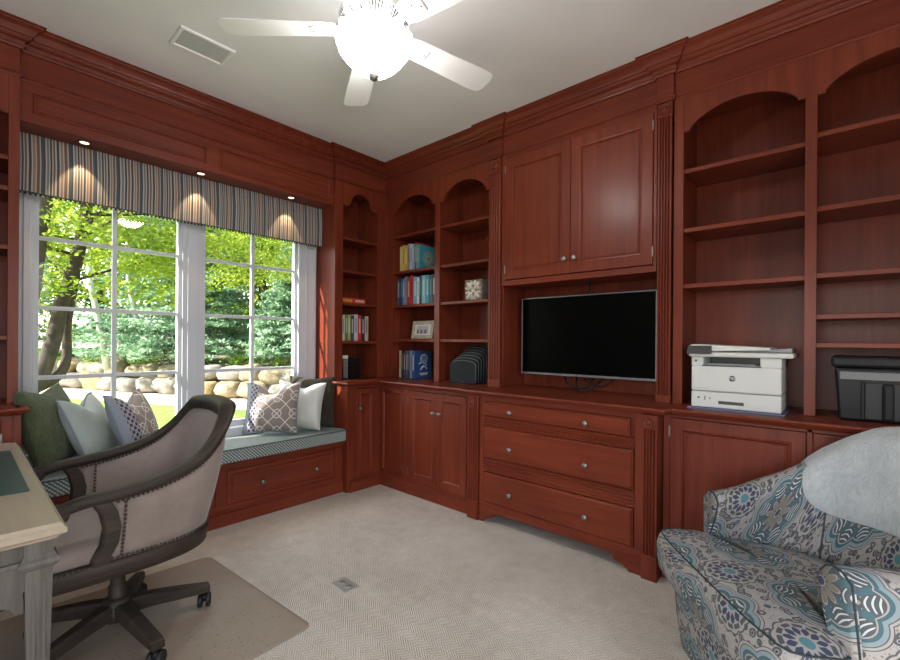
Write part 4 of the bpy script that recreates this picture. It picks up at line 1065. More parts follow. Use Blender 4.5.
# top rail: broadens and flares at the crest
loops = []
for i, p in enumerate(TP_):
    n_ = outn(TP_, i); k = max(0, min(1, (p.z-.72)/.22)); hw = .027; h = .019+.014*k
    fl = .012*k
    sec = [(-hw, -h), (-hw, h*.6), (-hw*.6, h), (hw*.6+fl, h), (hw+fl*1.6, h*.7), (hw+fl*.8, -h*.2), (hw*.8, -h)]
    loops.append([tuple(p + n_*a_ + Vector((0,0,b_))) for a_, b_ in sec])
obj('top_rail', MB().loft(loops, True, True), CHAIRW, t)
for s in (1, -1):
    Ms = Matrix.Rotation(PI/2, 3, 'X')
    sc_ = obj('arm_scroll', MB().lathe([(0,-.029),(.026,-.029),(.031,-.024),(.031,.024),(.026,.029),(.017,.029),(.015,.025),(.011,.025),(.009,.031),(0,.032)], (.265, s*.325, .645), 20, Ms), CHAIRW, t)
    post = [(.150,.334,.660),(.128,.333,.62),(.115,.328,.56),(.122,.320,.50),(.145,.312,.45),(.15,.305,.40)]
    loops = []
    for x, y, z in post: loops.append([(x-.028, s*(y-.026), z), (x+.020, s*(y-.026), z), (x+.026, s*(y-.012), z), (x+.026, s*(y+.012), z), (x+.018, s*(y+.022), z), (x-.028, s*(y+.022), z)])
    obj('arm_post', MB().loft(loops, True, True, 0, False), CHAIRW, t, bevel=.003)
BP = resample(bot, 81)
loops = []
for i, p in enumerate(BP):
    n_ = outn(BP, i)
    sec = [(-.028,-.038),(-.028,.03),(.016,.030),(.022,.018),(.022,-.008),(.014,-.020),(.014,-.038)]
    loops.append([tuple(p + n_*a_ + Vector((0,0,b_))) for a_, b_ in sec])
obj('bottom_rail', MB().loft(loops, True, True), CHAIRW, t)
obj('front_rail', MB().box(.300, .335, -.318, .318, .367, .435), CHAIRW, t, bevel=.006)
# upholstered shell between the rails from post to post
def shell(a, b_):
    out = []
    A = resample(top, 161); B = resample(bot, 161)
    return A, B
A, B = shell(0, 0)
i0 = min(range(60), key=lambda i: abs(A[i].x-.112)); j0 = min(range(60), key=lambda i: abs(B[i].x-.122))
N = 60; lo_out = []; nails = MB(); inn = []
for k in range(N+1):
    f = k/N
    p = interp([tuple(q) for q in A], i0+(160-2*i0)*f); q = interp([tuple(v) for v in B], j0+(160-2*j0)*f)
    c = Vector((.0 if p.x > 0 else p.x*.0, 0, 0))
    d = Vector((min(p.x, 0), p.y, 0)); 
    # outward direction blends from sideways to backward
    ang = PI/2 + PI*max(0, min(1, (f-.12)/.76)); n_ = Vector((math.cos(ang), math.sin(ang), 0))
    tp = p + Vector((0,0,-.018)); bt_ = q + Vector((0,0,.028))
    sec = []; ee = min(1, f*9, (1-f)*9)
    for s_ in range(7):
        g_ = s_/6; m_ = bt_.lerp(tp, g_); sec.append(m_ + n_*(.006+.006*ee+.012*ee*math.sin(PI*g_)))
    for s_ in range(7):
        g_ = 1-s_/6; m_ = bt_.lerp(tp, g_); sec.append(m_ - n_*(.008+.006*ee+.030*ee*math.sin(PI*min(1, g_*.9+.1))**.7))
    lo_out.append([tuple(v) for v in sec]); inn.append((tp, bt_, n_))
obj('back_upholstery', MB().loft(lo_out, True, True), LIN, t)
def nail_line(pts, name, step=.0155, r=.0058):
    nails = MB(); acc = 0; last = pts[0]
    for a_, b_ in zip(pts[:-1], pts[1:]):
        L = (b_-a_).length; pos = step-acc
        while pos < L:
            nails.ball(a_.lerp(b_, pos/L), r, 6); pos += step
        acc = (acc+L) % step
    o = obj(name, nails, flat('antique_nail_%d' % len(bpy.data.materials), (.10,.075,.055), .35, .8), t); o['kind'] = 'stuff'; return o
nail_line([tp + n_*.016 - Vector((0,0,.007)) for tp, b_, n_ in inn], 'nailhead_trim')
nail_line([b_ + n_*.017 + Vector((0,0,.010)) for tp, b_, n_ in inn], 'nailhead_trim')
nail_line([tp - n_*.022 - Vector((0,0,.008)) for tp, b_, n_ in inn], 'nailhead_trim')
for s in (0, -1):
    tp, b_, n_ = inn[s]; tt = Vector((-.040, 0, 0))
    nail_line([b_.lerp(tp, k/8.0) + n_*(.014+.012*math.sin(PI*k/8)) + tt for k in range(9)], 'nailhead_trim'); nail_line([b_.lerp(tp, .25+.75*k/8.0) - n_*(.03) + tt*1.5 for k in range(9)], 'nailhead_trim')
nail_line([Vector((.3375, -.31, .428)), Vector((.3375, .31, .428))], 'nailhead_trim')
for s in (1, -1): nail_line([Vector((.33, s*.3195, .430)), Vector((.17, s*.3265, .430))], 'nailhead_trim')
# seat
loops = []
def seat_ring(i, z):
    pts = []
    for x, y in ((.325,.0),(.325,.20),(.322,.285),(.30,.300),(.12,.302),(0,.30),(-.1,.29),(-.18,.265),(-.24,.22),(-.28,.15),(-.295,.07)): pts.append((x, y))
    full = pts + [(-.30, 0)] + [(x, -y) for x, y in pts[::-1][:-1]]
    return [(-.03+(x+.03)*(1-i/.3), y*(1-i/.3), z) for x, y in full]
obj('seat', MB().loft([seat_ring(.01,.42), seat_ring(0,.435), seat_ring(-.004,.465), seat_ring(.0,.49), seat_ring(.02,.508), seat_ring(.07,.517), seat_ring(.16,.522), seat_ring(.25,.524)], True, True), LIN, t, subsurf=1)
# base
hx, hy = .04, .06
obj('seat_plate', MB().box(hx-.10, hx+.10, hy-.10, hy+.08, .345, .37), BLACK, t, bevel=.006)
obj('gas_column', MB().lathe([(.028,.10),(.033,.11),(.033,.22),(.026,.225),(.026,.35)], (hx, hy, 0), 20), CHAIRW, t)
obj('hub', MB().lathe([(.03,.075),(.055,.085),(.06,.12),(.05,.165),(.036,.175)], (hx, hy, 0), 20), CHAIRW, t)
for k in range(5):
    a = math.radians(180-8-72*k)         # local: world angle minus 180 degrees
    d = Vector((math.cos(a), math.sin(a), 0)); n_ = Vector((-d.y, d.x, 0)); o3 = Vector((hx, hy, 0)); loops = []
    for r, z, hw, hh in ((.03,.128,.030,.030),(.12,.122,.028,.027),(.22,.108,.026,.024),(.315,.094,.024,.019),(.345,.090,.022,.017)):
        c = o3+d*r+Vector((0,0,z)); loops.append([tuple(c+n_*a_*hw+Vector((0,0,b_*hh))) for a_, b_ in ((-1,-1),(-1,.6),(-.7,1),(.7,1),(1,.6),(1,-1))])
    lg_ = obj('base_leg', MB().loft(loops, True, True, 0, False), CHAIRW, t, bevel=.003)
    c = o3+d*.325; th = a+.9*((k % 3)-1)+.6; wd = Vector((math.cos(th), math.sin(th), 0))
    M = wd.to_track_quat('Z', 'Y').to_matrix()
    for s in (-1, 1):
        obj('caster_wheel', MB().lathe([(0,-.010),(.024,-.010),(.029,-.006),(.029,.006),(.024,.010),(0,.010)], c+wd*s*.017+Vector((0,0,.0345)), 18, M), RUBBER, lg_)
    obj('caster_hood', MB().tube([c+wd*-.012+Vector((0,0,.048)), c+wd*.012+Vector((0,0,.048))], .02, 10).tube([c+Vector((0,0,.055)), c+Vector((0,0,.08))], .008, 8), BLACK, lg_)

# ---------------------------------------------------------------- patterned tub armchair (local x = forward, y = left)
t = local_thing('armchair', 'tub armchair in cream cloth printed with teal and navy medallions', 'armchair', (1.837, .197, 0), math.atan2(.77, -.64))
hc = [((0,.338,.640),(.015,.335,.40),(-.03,.365,.03)), ((-.10,.368,.648),(-.06,.325,.395),(-.11,.375,.03)), ((-.22,.410,.668),(-.14,.305,.39),(-.21,.38,.03)), ((-.35,.422,.705),(-.22,.275,.385),(-.33,.375,.03)),
      ((-.48,.40,.775),(-.30,.225,.38),(-.44,.33,.03)), ((-.58,.335,.85),(-.36,.165,.375),(-.53,.26,.03)), ((-.655,.20,.905),(-.395,.085,.375),(-.59,.15,.03)), ((-.685,0,.92),(-.405,0,.375),(-.615,0,.03))]
full = hc + [tuple((x, -y, z) for x, y, z in q) for q in hc[::-1][1:]]
NS = 57
TC = [interp([q[0] for q in full], 14*k/(NS-1)) for k in range(NS)]; IC = [interp([q[1] for q in full], 14*k/(NS-1)) for k in range(NS)]; OC = [interp([q[2] for q in full], 14*k/(NS-1)) for k in range(NS)]
def tub(i, off=0.0):
    """section from outer bottom over the top to the inner seat crease"""
    f = i/(NS-1); T_, I_, O_ = TC[i], IC[i], OC[i]
    q = Vector((T_.x-I_.x, T_.y-I_.y, 0)); d = Vector((T_.x+.15, T_.y*1.15, 0)).normalized() if f > .12 and f < .88 else Vector((-.05, math.copysign(1, T_.y), 0)).normalized()
    th = .085 + .02*math.sin(PI*f)
    P_ = []
    top_o = T_ + d*.012 - Vector((0,0,.02)); top_i = T_ - d*th - Vector((0,0,.028))
    P_ += [O_.lerp(top_o, s)+d*(.012*math.sin(PI*s)+off) for s in (0,.2,.4,.6,.8,.94)]
    P_ += [top_o + Vector((0,0,off)) + d*off*.7, T_ - d*.015 + Vector((0,0,off)), T_ - d*.045 + Vector((0,0,.004+off)), T_ - d*(th-.018) + Vector((0,0,-.006+off)), top_i - d*off + Vector((0,0,off*.5))]
    P_ += [top_i.lerp(I_, s) - d*(off+.012*math.sin(PI*s)) for s in (.15,.35,.55,.75,1)]
    return P_
loops = []; uvs = []; arc = 0; prev = None
for i in range(NS):
    P_ = tub(i)
    if prev is not None: arc += (TC[i]*.5+IC[i]*.5 - prev).length
    prev = TC[i]*.5+IC[i]*.5
    loops.append([tuple(p) for p in P_]); s = 0; 
    for j, p in enumerate(P_):
        if j: s += (p-P_[j-1]).length
        uvs.append((arc+.055, s+.13))
body = MB().loft(loops, False, False, 0, True, uvs)
# closing faces: underside is open to the seat; front ends of the arms get padded panels
bd = obj('tub_back', body, M_MED, t)
so = bd.modifiers.new('thick', 'SOLIDIFY'); so.thickness = .006; so.offset = -1
for e in (0, NS-1):
    P_ = tub(e); s = 1 if e == 0 else -1
    c = Vector((.0,0,0)); n_ = len(P_)
    mid = sum((Vector(p) for p in P_), Vector())/n_
    ring0 = [Vector(p) for p in P_] + [Vector((P_[-1].x, P_[-1].y, .03))]
    vs = []; uv = []
    for q, (sc_, dx_) in enumerate(((1, 0), (.985, .010), (.92, .018), (.75, .021), (.4, .023))):
        for p in ring0:
            v = mid + (p-mid)*sc_; v = Vector((v.x+dx_, v.y, v.z)); vs.append(tuple(v)); uv.append((v.y*s+.07, v.z+.09))
    m_ = len(ring0); fs = []
    for q in range(4):
        for j in range(m_): a_ = q*m_+j; b_ = q*m_+(j+1) % m_; fs.append((a_, b_, b_+m_, a_+m_))
    fs.append(tuple(4*m_+j for j in range(m_)))
    mb = MB().add(vs, fs, 0, True, uv); obj('arm_front', mb, M_MED, t)
    obj('welt', MB().tube([tuple(Vector(p)+Vector((.008,0,0))) for p in P_], .003, 6), flat('welt_teal_%d' % e, (.02,.035,.045), .8), t)
# seam between arm and inner back
for i in (18, NS-19):
    P_ = tub(i, .0015); obj('seam', MB().tube([tuple(p) for p in P_[9:]], .003, 6), flat('seam_%d' % i, (.04,.07,.09), .8), t)
# seat cushion with a T front, and the base below it
def tee(i):
    pts = [(.215,.0),(.215,.12),(.212,.25),(.200,.35),(.185,.378),(.15,.392),(.06,.395),(.035,.385),(.03,.345),(-.05,.33),(-.14,.305),(-.22,.275),(-.30,.225),(-.36,.165),(-.395,.085)]
    fl = pts + [(-.41, 0)] + [(x, -y) for x, y in pts[::-1][:-1]]
    return [(-.06+(x+.06)*(1-i/.33), y*(1-i/.36)) for x, y in fl]
def zt(x): return .455+.14*(x-.0)*.35
prof_ = [(.012,.285),(.0,.30),(-.008,.35),(-.008,.40),(.0,.43),(.010,.447)]
vs = []; uv = []; rings_ = []
for i, z in prof_:
    ring = tee(i) + [tee(i)[0]]; s = 0; rr = []
    for k, (x, y) in enumerate(ring):
        if k: s += math.hypot(x-ring[k-1][0], y-ring[k-1][1])
        vs.append((x, y, z + (x-.0)*.05)); uv.append((s, z+.06))
n_ = len(tee(0))+1; fs = []
for q in range(len(prof_)-1):
    for k in range(n_-1): a_ = q*n_+k; fs.append((a_, a_+1, a_+1+n_, a_+n_))
# top cap rings with planar UVs
n_ -= 1
o_ = len(vs); caps = [(.010,.447),(.03,.459),(.07,.468),(.14,.474),(.22,.477),(.30,.478)]
for i, z in caps:
    for x, y in tee(i): vs.append((x, y, z + x*.05)); uv.append((y+.16, x+.05))
for q in range(len(caps)-1):
    for k in range(n_): a_ = o_+q*n_+k; b_ = o_+q*n_+(k+1) % n_; fs.append((a_, b_, b_+n_, a_+n_))
fs.append(tuple(o_+(len(caps)-1)*n_+k for k in range(n_)))
sc_ = obj('seat_cushion', MB().add(vs, fs, 0, True, uv), M_MED, t)
obj('welt', MB().tube([(x, y, .447+x*.05) for x, y in tee(.008)] + [(*tee(.008)[0], .447+.215*.05)], .003, 6), flat('welt_teal', (.02,.035,.045), .8), sc_)
def baser(i, z): 
    pts = [(.145-i,0),(.145-i,.15),(.142-i,.30),(.125-i,.352-i),(.05,.362-i),(-.08,.34-i)]
    return [(x, y, z) for x, y in pts + [(-.1,.2),(-.1,-.2)] + [(x, -y) for x, y in pts[::-1][:-1]]]
vs = []; uv = []; n_ = len(baser(0,0))+1
for i, z in ((.02,.0),(.012,.02),(.0,.12),(-.006,.24),(-.004,.30)):
    s = 0; r_ = baser(i, z); r_ = r_ + [r_[0]]
    for k, p in enumerate(r_):
        if k: s += math.hypot(p[0]-r_[k-1][0], p[1]-r_[k-1][1])
        vs.append(p); uv.append((s+.1, z+.02))
fs = [(q*n_+k, q*n_+k+1, (q+1)*n_+k+1, (q+1)*n_+k) for q in range(4) for k in range(n_-1)]
obj('seat_base', MB().add(vs, fs, 0, True, uv), M_MED, t)

# throw draped over the chair back
FURW = mk_fur('pale_blue_grey_fur', (.34,.38,.41), (.55,.59,.61), 45)
NT, NQ = 48, 40
def tubp(f, q, off):
    i = f*(NS-1); i0_ = int(min(i, NS-2)); fr = i-i0_
    A_, B_ = tub(i0_, off), tub(i0_+1, off)
    P_ = [a_.lerp(b_, fr) for a_, b_ in zip(A_, B_)]
    # arc-length parameter along the section
    L = [0]
    for a_, b_ in zip(P_[:-1], P_[1:]): L.append(L[-1]+(b_-a_).length)
    s = q*L[-1]
    for k in range(len(P_)-1):
        if L[k+1] >= s: 
            return P_[k].lerp(P_[k+1], (s-L[k])/max(1e-6, L[k+1]-L[k]))
    return P_[-1]
vs = []; cf, cq, rf, rq = .46, .62, .285, .245
for a_ in range(NT+1):
    for r_ in range(NQ+1):
        ang = 2*PI*a_/NT; r = r_/NQ; ex = .62
        x = math.copysign(abs(math.cos(ang))**ex, math.cos(ang)); y = math.copysign(abs(math.sin(ang))**ex, math.sin(ang))
        f = cf+rf*r*x*(1+.04*math.sin(3*ang)); q = cq+rq*r*y*(1+.05*math.sin(2*ang+1))
        vs.append((f, q, r))
def surf(off, edge):
    out = []
    for f, q, r in vs:
        nz = noise.noise(Vector((f*14, q*14, 0)))*.008
        out.append(tuple(tubp(f, q, .004 + (off+nz)*(1-r**8))))
    return out
top_ = surf(.030, 1)
fs = []
for a_ in range(NT):
    for r_ in range(NQ):
        i = a_*(NQ+1)+r_; j = i+NQ+1; fs.append((i, i+1, j+1, j))
th_ = obj('throw_blanket', MB().add([tuple(Matrix.Translation((1.837,.197,0)) @ Matrix.Rotation(math.atan2(.77,-.64), 4, 'Z') @ Vector(p)) for p in top_], fs, 0, True), FURW, weld=True)
tag(th_, 'pale blue-grey faux fur throw draped over the back of the patterned armchair', 'throw')

# ---------------------------------------------------------------- pillows on the bench
def pillow(name, label, loc, rz, lean, w_, h_, T, chop, mats, roll=0, welt=None, group='pillows on the window bench', wav=0, seed=0, jag=0):
    mb = MB(); N = 26; vs = []; uv = []; rr = random.Random(seed)
    for side in (-1, 1):
        for i in range(N+1):
            for j in range(N+1):
                u = -1+2*i/N; v = -1+2*j/N
                e = ((1-abs(u)**2.6)*(1-abs(v)**2.6)); e = max(e, 0)**.55
                x = w_/2*u*(1-.075*(1-v*v)*abs(u)); z = h_/2*v*(1-.075*(1-u*u)*abs(v))
                k = math.exp(-(u/.42)**2)*max(0, (v+1)/2)**2.2
                z -= chop*k
                th = T/2*e*(1-.35*k*(chop/.1 if chop else 0)) + .002
                th += (noise.noise(Vector((u*2.2+seed, v*2.2, side)))*.012*wav + noise.noise(Vector((u*5+seed, v*9, side*2)))*.004*wav)*e
                vs.append((x, side*th, z+h_/2)); uv.append((u*.5+.5, v*.5+.5))
    n2 = (N+1)**2; fs = []
    for s in range(2):
        for i in range(N):
            for j in range(N):
                a_ = s*n2+i*(N+1)+j; q = (a_, a_+1, a_+N+2, a_+N+1); fs.append(q if s else q[::-1])
    edge = [(i, 0) for i in range(N)] + [(N, j) for j in range(N)] + [(i, N) for i in range(N, 0, -1)] + [(0, j) for j in range(N, 0, -1)]
    idx = [i*(N+1)+j for i, j in edge]
    for k in range(len(idx)): a_, b_ = idx[k], idx[(k+1) % len(idx)]; fs.append((a_, b_, b_+n2, a_+n2))
    mb.add(vs, fs, 0, True, uv)
    o = obj(name, mb, mats); o['_o'] = (0,0,0)
    # geometry was shifted to its own base centre; shift back
    for v in o.data.vertices: pass
    cx_ = Vector(o.location); o.data.transform(Matrix.Translation(cx_)); 
    o.location = loc; o.rotation_euler = (Matrix.Rotation(rz, 3, 'Z') @ Matrix.Rotation(-lean, 3, 'X') @ Matrix.Rotation(roll, 3, 'Y')).to_euler()
    tag(o, label, 'pillow', group)
    if welt:
        pts = [((vs[i][0])*1.01, 0, (vs[i][2]-h_/2)*1.01+h_/2) for i in idx]; pts.append(pts[0])
        obj('piping', MB().tube(pts, .005, 6), welt, o)
    return o
GF = mk_fur('olive_green_fur', (.018,.028,.010), (.10,.13,.06), 50); BF_ = mk_fur('dark_brown_fur', (.006,.005,.003), (.045,.033,.020), 50)
BF_.node_tree.nodes['Principled BSDF'].inputs['Sheen Weight'].default_value = .1; GF.node_tree.nodes['Principled BSDF'].inputs['Sheen Weight'].default_value = .2
SAT = flat('silver_satin', (.50,.52,.50), .32, 0, sheen=.3); TEAL = mk_cloth('pale_seafoam_velvet', (.25,.31,.295), (.37,.43,.41), .55)
SLATE = flat('slate_piping', (.20,.23,.28), .7)
d_ = math.radians
pillow('pillow', 'olive green fur pillow, leftmost on the bench beside the desk', (.405, 3.275, .545), d_(62), d_(14), .46, .45, .17, .02, GF, wav=1, seed=1)
pillow('pillow', 'pale seafoam chopped pillow with slate piping, leaning on the green fur pillow', (.595, 3.260, .545), d_(60), d_(22), .40, .40, .15, .07, TEAL, welt=SLATE, seed=2, wav=.4)
pillow('pillow', 'taupe lattice pillow with embroidered band, behind the desk chair', (.805, 3.275, .542), d_(52), d_(20), .40, .40, .15, .075, M_LATT, welt=SLATE, seed=3, wav=.4)
pillow('pillow', 'dark brown fur pillow, rightmost on the bench against the wood panel', (1.985, 3.33, .534), d_(-54), d_(6), .41, .42, .14, .01, BF_, wav=1, seed=4)
pillow('pillow', 'shiny silver satin pillow between the brown fur and the lattice pillow', (1.82, 3.265, .538), d_(-50), d_(14), .39, .39, .13, .045, SAT, roll=d_(3), seed=5, wav=1)
pillow('pillow', 'taupe lattice pillow with white trellis lines, in front of the silver pillow', (1.61, 3.28, .541), d_(-43), d_(16), .40, .385, .14, .075, M_LATT, welt=SLATE, seed=6, wav=.4)
# ---------------------------------------------------------------- the garden outside
GZ = -.30
GRASS = mk_noise('lawn_grass', (.07,.16,.015), (.20,.32,.05), 3.5, .95, .4, .03)
struct('lawn', MB().add([(-30,3.72,GZ),(40,3.72,GZ),(40,70,GZ),(-30,70,GZ)], [(0,1,2,3)]), GRASS, recalc=False)
struct('foundation', MB().box(-6, 8, 3.722, 3.76, GZ-.05, .45), mk_noise('stucco', (.35,.33,.30), (.42,.40,.36), 20))
A0 = Vector((.8, 22.2)); A1 = Vector((7.2, 6.7))         # line of the garden stone wall
DIRW = (A1-A0).normalized(); NW = Vector((-DIRW.y, DIRW.x))   # NW points away from the house
if NW.y < 0: NW = -NW
def wl(s, o_, z): p = A0+DIRW*s+NW*o_; return (p.x, p.y, z)
struct('gravel_path', MB().add([wl(-6,-2.0,GZ+.012), wl(26,-1.3,GZ+.012), wl(26,.2,GZ+.012), wl(-6,.2,GZ+.012)], [(0,1,2,3)]), mk_noise('pale_mulch', (.46,.38,.29), (.72,.64,.52), 6, .95, .5, .03), recalc=False)
# raised bed behind the wall rising gently
nx, ny = 40, 24; vs = []
for i in range(nx+1):
    for j in range(ny+1):
        s = -8+34*i/nx; o_ = .25+26*(j/ny)**1.5; x, y, _ = wl(s, o_, 0)
        vs.append((x, y, .42+.035*o_+.12*noise.noise(Vector((x*.5, y*.5, 0)))*min(1, o_)))
fs = [(i*(ny+1)+j, (i+1)*(ny+1)+j, (i+1)*(ny+1)+j+1, i*(ny+1)+j+1) for i in range(nx) for j in range(ny)]
struct('garden_bank', MB().add(vs, fs, 0, True), mk_noise('bank_ground', (.05,.06,.03), (.30,.28,.18), 1.6, .95, .5, .05), recalc=False)
fz = MB().add([wl(-8,.3,GZ), wl(26,.3,GZ), wl(26,.3,.42), wl(-8,.3,.42)], [(0,1,2,3)])
struct('garden_bank_face', fz, mk_noise('dark_soil', (.05,.035,.02), (.12,.09,.06), 5), recalc=False)
def boulder(seed):
    mb = MB(); n = 14; loops = []
    for i in range(1, 10):
        a = PI*i/10; lp = []
        for k in range(n):
            b_ = 2*PI*k/n; d = Vector((math.sin(a)*math.cos(b_), math.sin(a)*math.sin(b_), -math.cos(a)))
            r = 1+.28*noise.noise(d*1.1+Vector((seed*7.1, 0, 0)))+.08*noise.noise(d*3+Vector((seed*3.3, 5, 0)))
            s = [math.copysign(abs(c)**.78, c) for c in d]
            lp.append(tuple(Vector(s)*r*.5))
        loops.append(lp)
    return mb.loft(loops)
rocks = [mk_noise('fieldstone_%d' % k, c0, c1, 3.2, .9, .5, .03) for k, (c0, c1) in enumerate((((.09,.07,.04),(.30,.25,.16)), ((.10,.09,.075),(.32,.30,.26)), ((.13,.09,.035),(.32,.25,.12)), ((.06,.055,.045),(.22,.21,.18))))]
protos = []
for k in range(6):
    o = obj('garden_boulder', boulder(k+1), rocks[k % 4]); protos.append(o)
cnt = 0
def put_rock(p, sc, lab, grp):
    global cnt
    k = rnd.randrange(6); 
    if cnt < 6: o = protos[cnt]
    else: o = protos[k].copy(); COL.objects.link(o)
    o.location = p; o.scale = sc; o.rotation_euler = (rnd.uniform(-.15,.15), rnd.uniform(-.15,.15), math.atan2(DIRW.y, DIRW.x)+rnd.uniform(-.3,.3))
    tag(o, lab, 'boulder', grp); cnt += 1
s = .4
while s < 17.5:
    L = rnd.uniform(.62, 1.0); put_rock(wl(s+L/2, -.05+rnd.uniform(-.06,.06), GZ-.03), (L*1.06, .65, rnd.uniform(.46,.54)), 'rounded fieldstone in the bottom course of the garden wall outside', 'bottom course stones of the garden wall'); s += L*.98
s = .1
while s < 17.5:
    L = rnd.uniform(.55, .95); put_rock(wl(s+L/2, .08+rnd.uniform(-.06,.06), GZ+.40), (L*1.06, .62, rnd.uniform(.42,.52)), 'rounded fieldstone in the top course of the garden wall outside', 'top course stones of the garden wall'); s += L*.99
for o in protos: pass

import numpy as np
nr = np.random.default_rng(3)
def leaf_obj(name, P, S, mats, parent=None, flatness=.0, droop=0, mi=None, aspect=1.0):
    """one mesh of small leaf blades at points P with sizes S"""
    n = len(P)
    d = nr.normal(size=(n,3)); 
    if flatness: d[:,2] *= (1-flatness)
    if droop: d[:,2] -= droop
    d /= np.linalg.norm(d, axis=1)[:,None]
    e = nr.normal(size=(n,3)); 
    if flatness: e[:,2] *= (1-flatness)
    e -= d*np.sum(d*e, axis=1)[:,None]; e /= np.linalg.norm(e, axis=1)[:,None]
    S = np.asarray(S)[:,None]
    v = np.stack([P-d*S, P+e*S*.55*aspect, P+d*S, P-e*S*.55*aspect], 1).reshape(-1,3)
    me = bpy.data.meshes.new(name); me.vertices.add(4*n); me.loops.add(4*n); me.polygons.add(n)
    me.vertices.foreach_set('co', v.astype(np.float32).ravel()); me.loops.foreach_set('vertex_index', np.arange(4*n, dtype=np.int32))
    me.polygons.foreach_set('loop_start', np.arange(n, dtype=np.int32)*4)
    for m in (mats if isinstance(mats, list) else [mats]): me.materials.append(m)
    if mi is not None: me.polygons.foreach_set('material_index', mi.astype(np.int32))
    me.update(calc_edges=True); me.validate()
    o = bpy.data.objects.new(name, me); COL.objects.link(o)
    if parent: o.parent = parent
    return o
def clusters(cs, rad, per, squash=.6):
    cs = np.asarray(cs); idx = nr.integers(0, len(cs), per*len(cs))
    q = nr.normal(size=(len(idx), 3)); q[:,2] *= squash
    return cs[idx] + q*rad
L_MAPLE = mk_leaf('maple_leaf', (.07,.16,.015), (.46,.54,.08), .6); L_DARK = mk_leaf('dark_leaf', (.03,.10,.02), (.12,.26,.05), .4)
L_SPR = mk_leaf('blue_spruce_needles', (.035,.12,.06), (.44,.62,.42), .25, 1.6); L_BUSH = mk_leaf('bush_leaf', (.10,.26,.03), (.34,.52,.09), .5, 1.5)
BARK = mk_noise('brown_bark', (.02,.014,.010), (.07,.048,.032), 7, .9, .6, .03); BIRCH = mk_noise('pale_bark', (.32,.34,.28), (.55,.58,.50), 5, .9)
def branchy(parent, p0, dirs, r0, L, mat, seed, nb=10):
    rr = random.Random(seed)
    for k in range(nb):
        a = rr.uniform(0, 2*PI); d = Vector((math.cos(a), math.sin(a), rr.uniform(-.05,.6))); st = p0(rr.uniform(.55, .95))
        pts = [st]; q = Vector(d)
        for j in range(5): q = (q+Vector((rr.uniform(-.3,.3), rr.uniform(-.3,.3), rr.uniform(-.12,.2)))).normalized(); pts.append(pts[-1]+q*L/5)
        obj('branch', MB().tube(pts, [r0*(1-.17*j) for j in range(6)], 6), mat, parent)
# A leaning maple, its trunk crossing the left sash
t = thing('maple_tree', 'leaning dark-trunked maple with yellow-green leaves, seen through the left sash', 'tree', (.6, 9.2, GZ))
tr = [(.15,8.9,-.32),(.50,8.95,.25),(.80,9.0,.55),(.98,9.0,1.15),(1.10,9.05,1.8),(1.28,9.1,2.5),(1.40,9.2,3.3),(1.5,9.3,4.3),(1.7,9.5,5.6)]
obj('trunk', MB().tube(resample(tr, 24), [.125-.0025*k for k in range(24)], 12), BARK, t)
obj('trunk_fork', MB().tube(resample([(.6,8.95,.42),(1.0,9.05,.62),(1.16,9.1,.9),(1.18,9.15,1.5),(1.30,9.2,2.3)], 14), [.085-.003*k for k in range(14)], 10), BARK, t)
obj('trunk_fork', MB().tube(resample([(.45,8.9,.5),(.70,8.7,1.8),(.82,8.6,3.0),(1.0,8.5,4.6)], 14), [.12-.003*k for k in range(14)], 10), BARK, t)
branchy(t, lambda f: interp([tuple(q) for q in tr], 8*f), 0, .028, 2.6, BARK, 5, 16)
cs = [(rnd.uniform(-1.5,6.5), rnd.uniform(8.0,12.5), rnd.uniform(2.7,6.5)) for _ in range(260)]
cs += [(rnd.uniform(.2,3.0), rnd.uniform(8.3,10), rnd.uniform(2.0,3.2)) for _ in range(34)]
P = clusters(cs, .32, 130, .35)
leaf_obj('foliage', P - np.array([.6,9.2,GZ]), nr.uniform(.028,.062,len(P)), L_MAPLE, t, .45)
# B spruces
def spruce(x, y, z, H, Rb, label, n, seed, mat):
    t = thing('spruce_tree', label, 'tree', (x, y, z)); r = np.random.default_rng(seed)
    obj('trunk', MB().tube([(x,y,z-.2),(x,y,z+H*.95)], [.16,.03], 8), BARK, t)
    nb = n; pts = []
    for k in range(nb):
        f = r.random()**1.25*.97; zz = H*(.04+f*.94); R_ = Rb*(1-f)**.85*r.uniform(.75,1.08)+.08; a = r.uniform(0, 2*PI); m = int(85*(.35+R_/Rb))
        s = r.random(m)**.6; px = R_*s*math.cos(a); py = R_*s*math.sin(a); pz = zz - .32*R_*s + .18*R_*s*s
        spread = .16*(1-s)+.05
        perp = r.normal(size=m)*spread*1.3
        pts.append(np.stack([px - math.sin(a)*perp, py + math.cos(a)*perp, pz + r.normal(size=m)*.025 - np.abs(perp)*.25], 1))
    P = np.concatenate(pts)
    leaf_obj('foliage', P, r.uniform(.045,.11,len(P)), mat, t, .55, .2, aspect=.7)
spruce(4.9, 16.2, .9, 6.8, 2.9, 'large blue-green spruce behind the stone wall, across the window mullion', 560, 11, L_SPR)
spruce(6.9, 12.4, .8, 4.2, 1.5, 'blue-green spruce behind the stone wall, in the right sash', 330, 12, L_SPR)
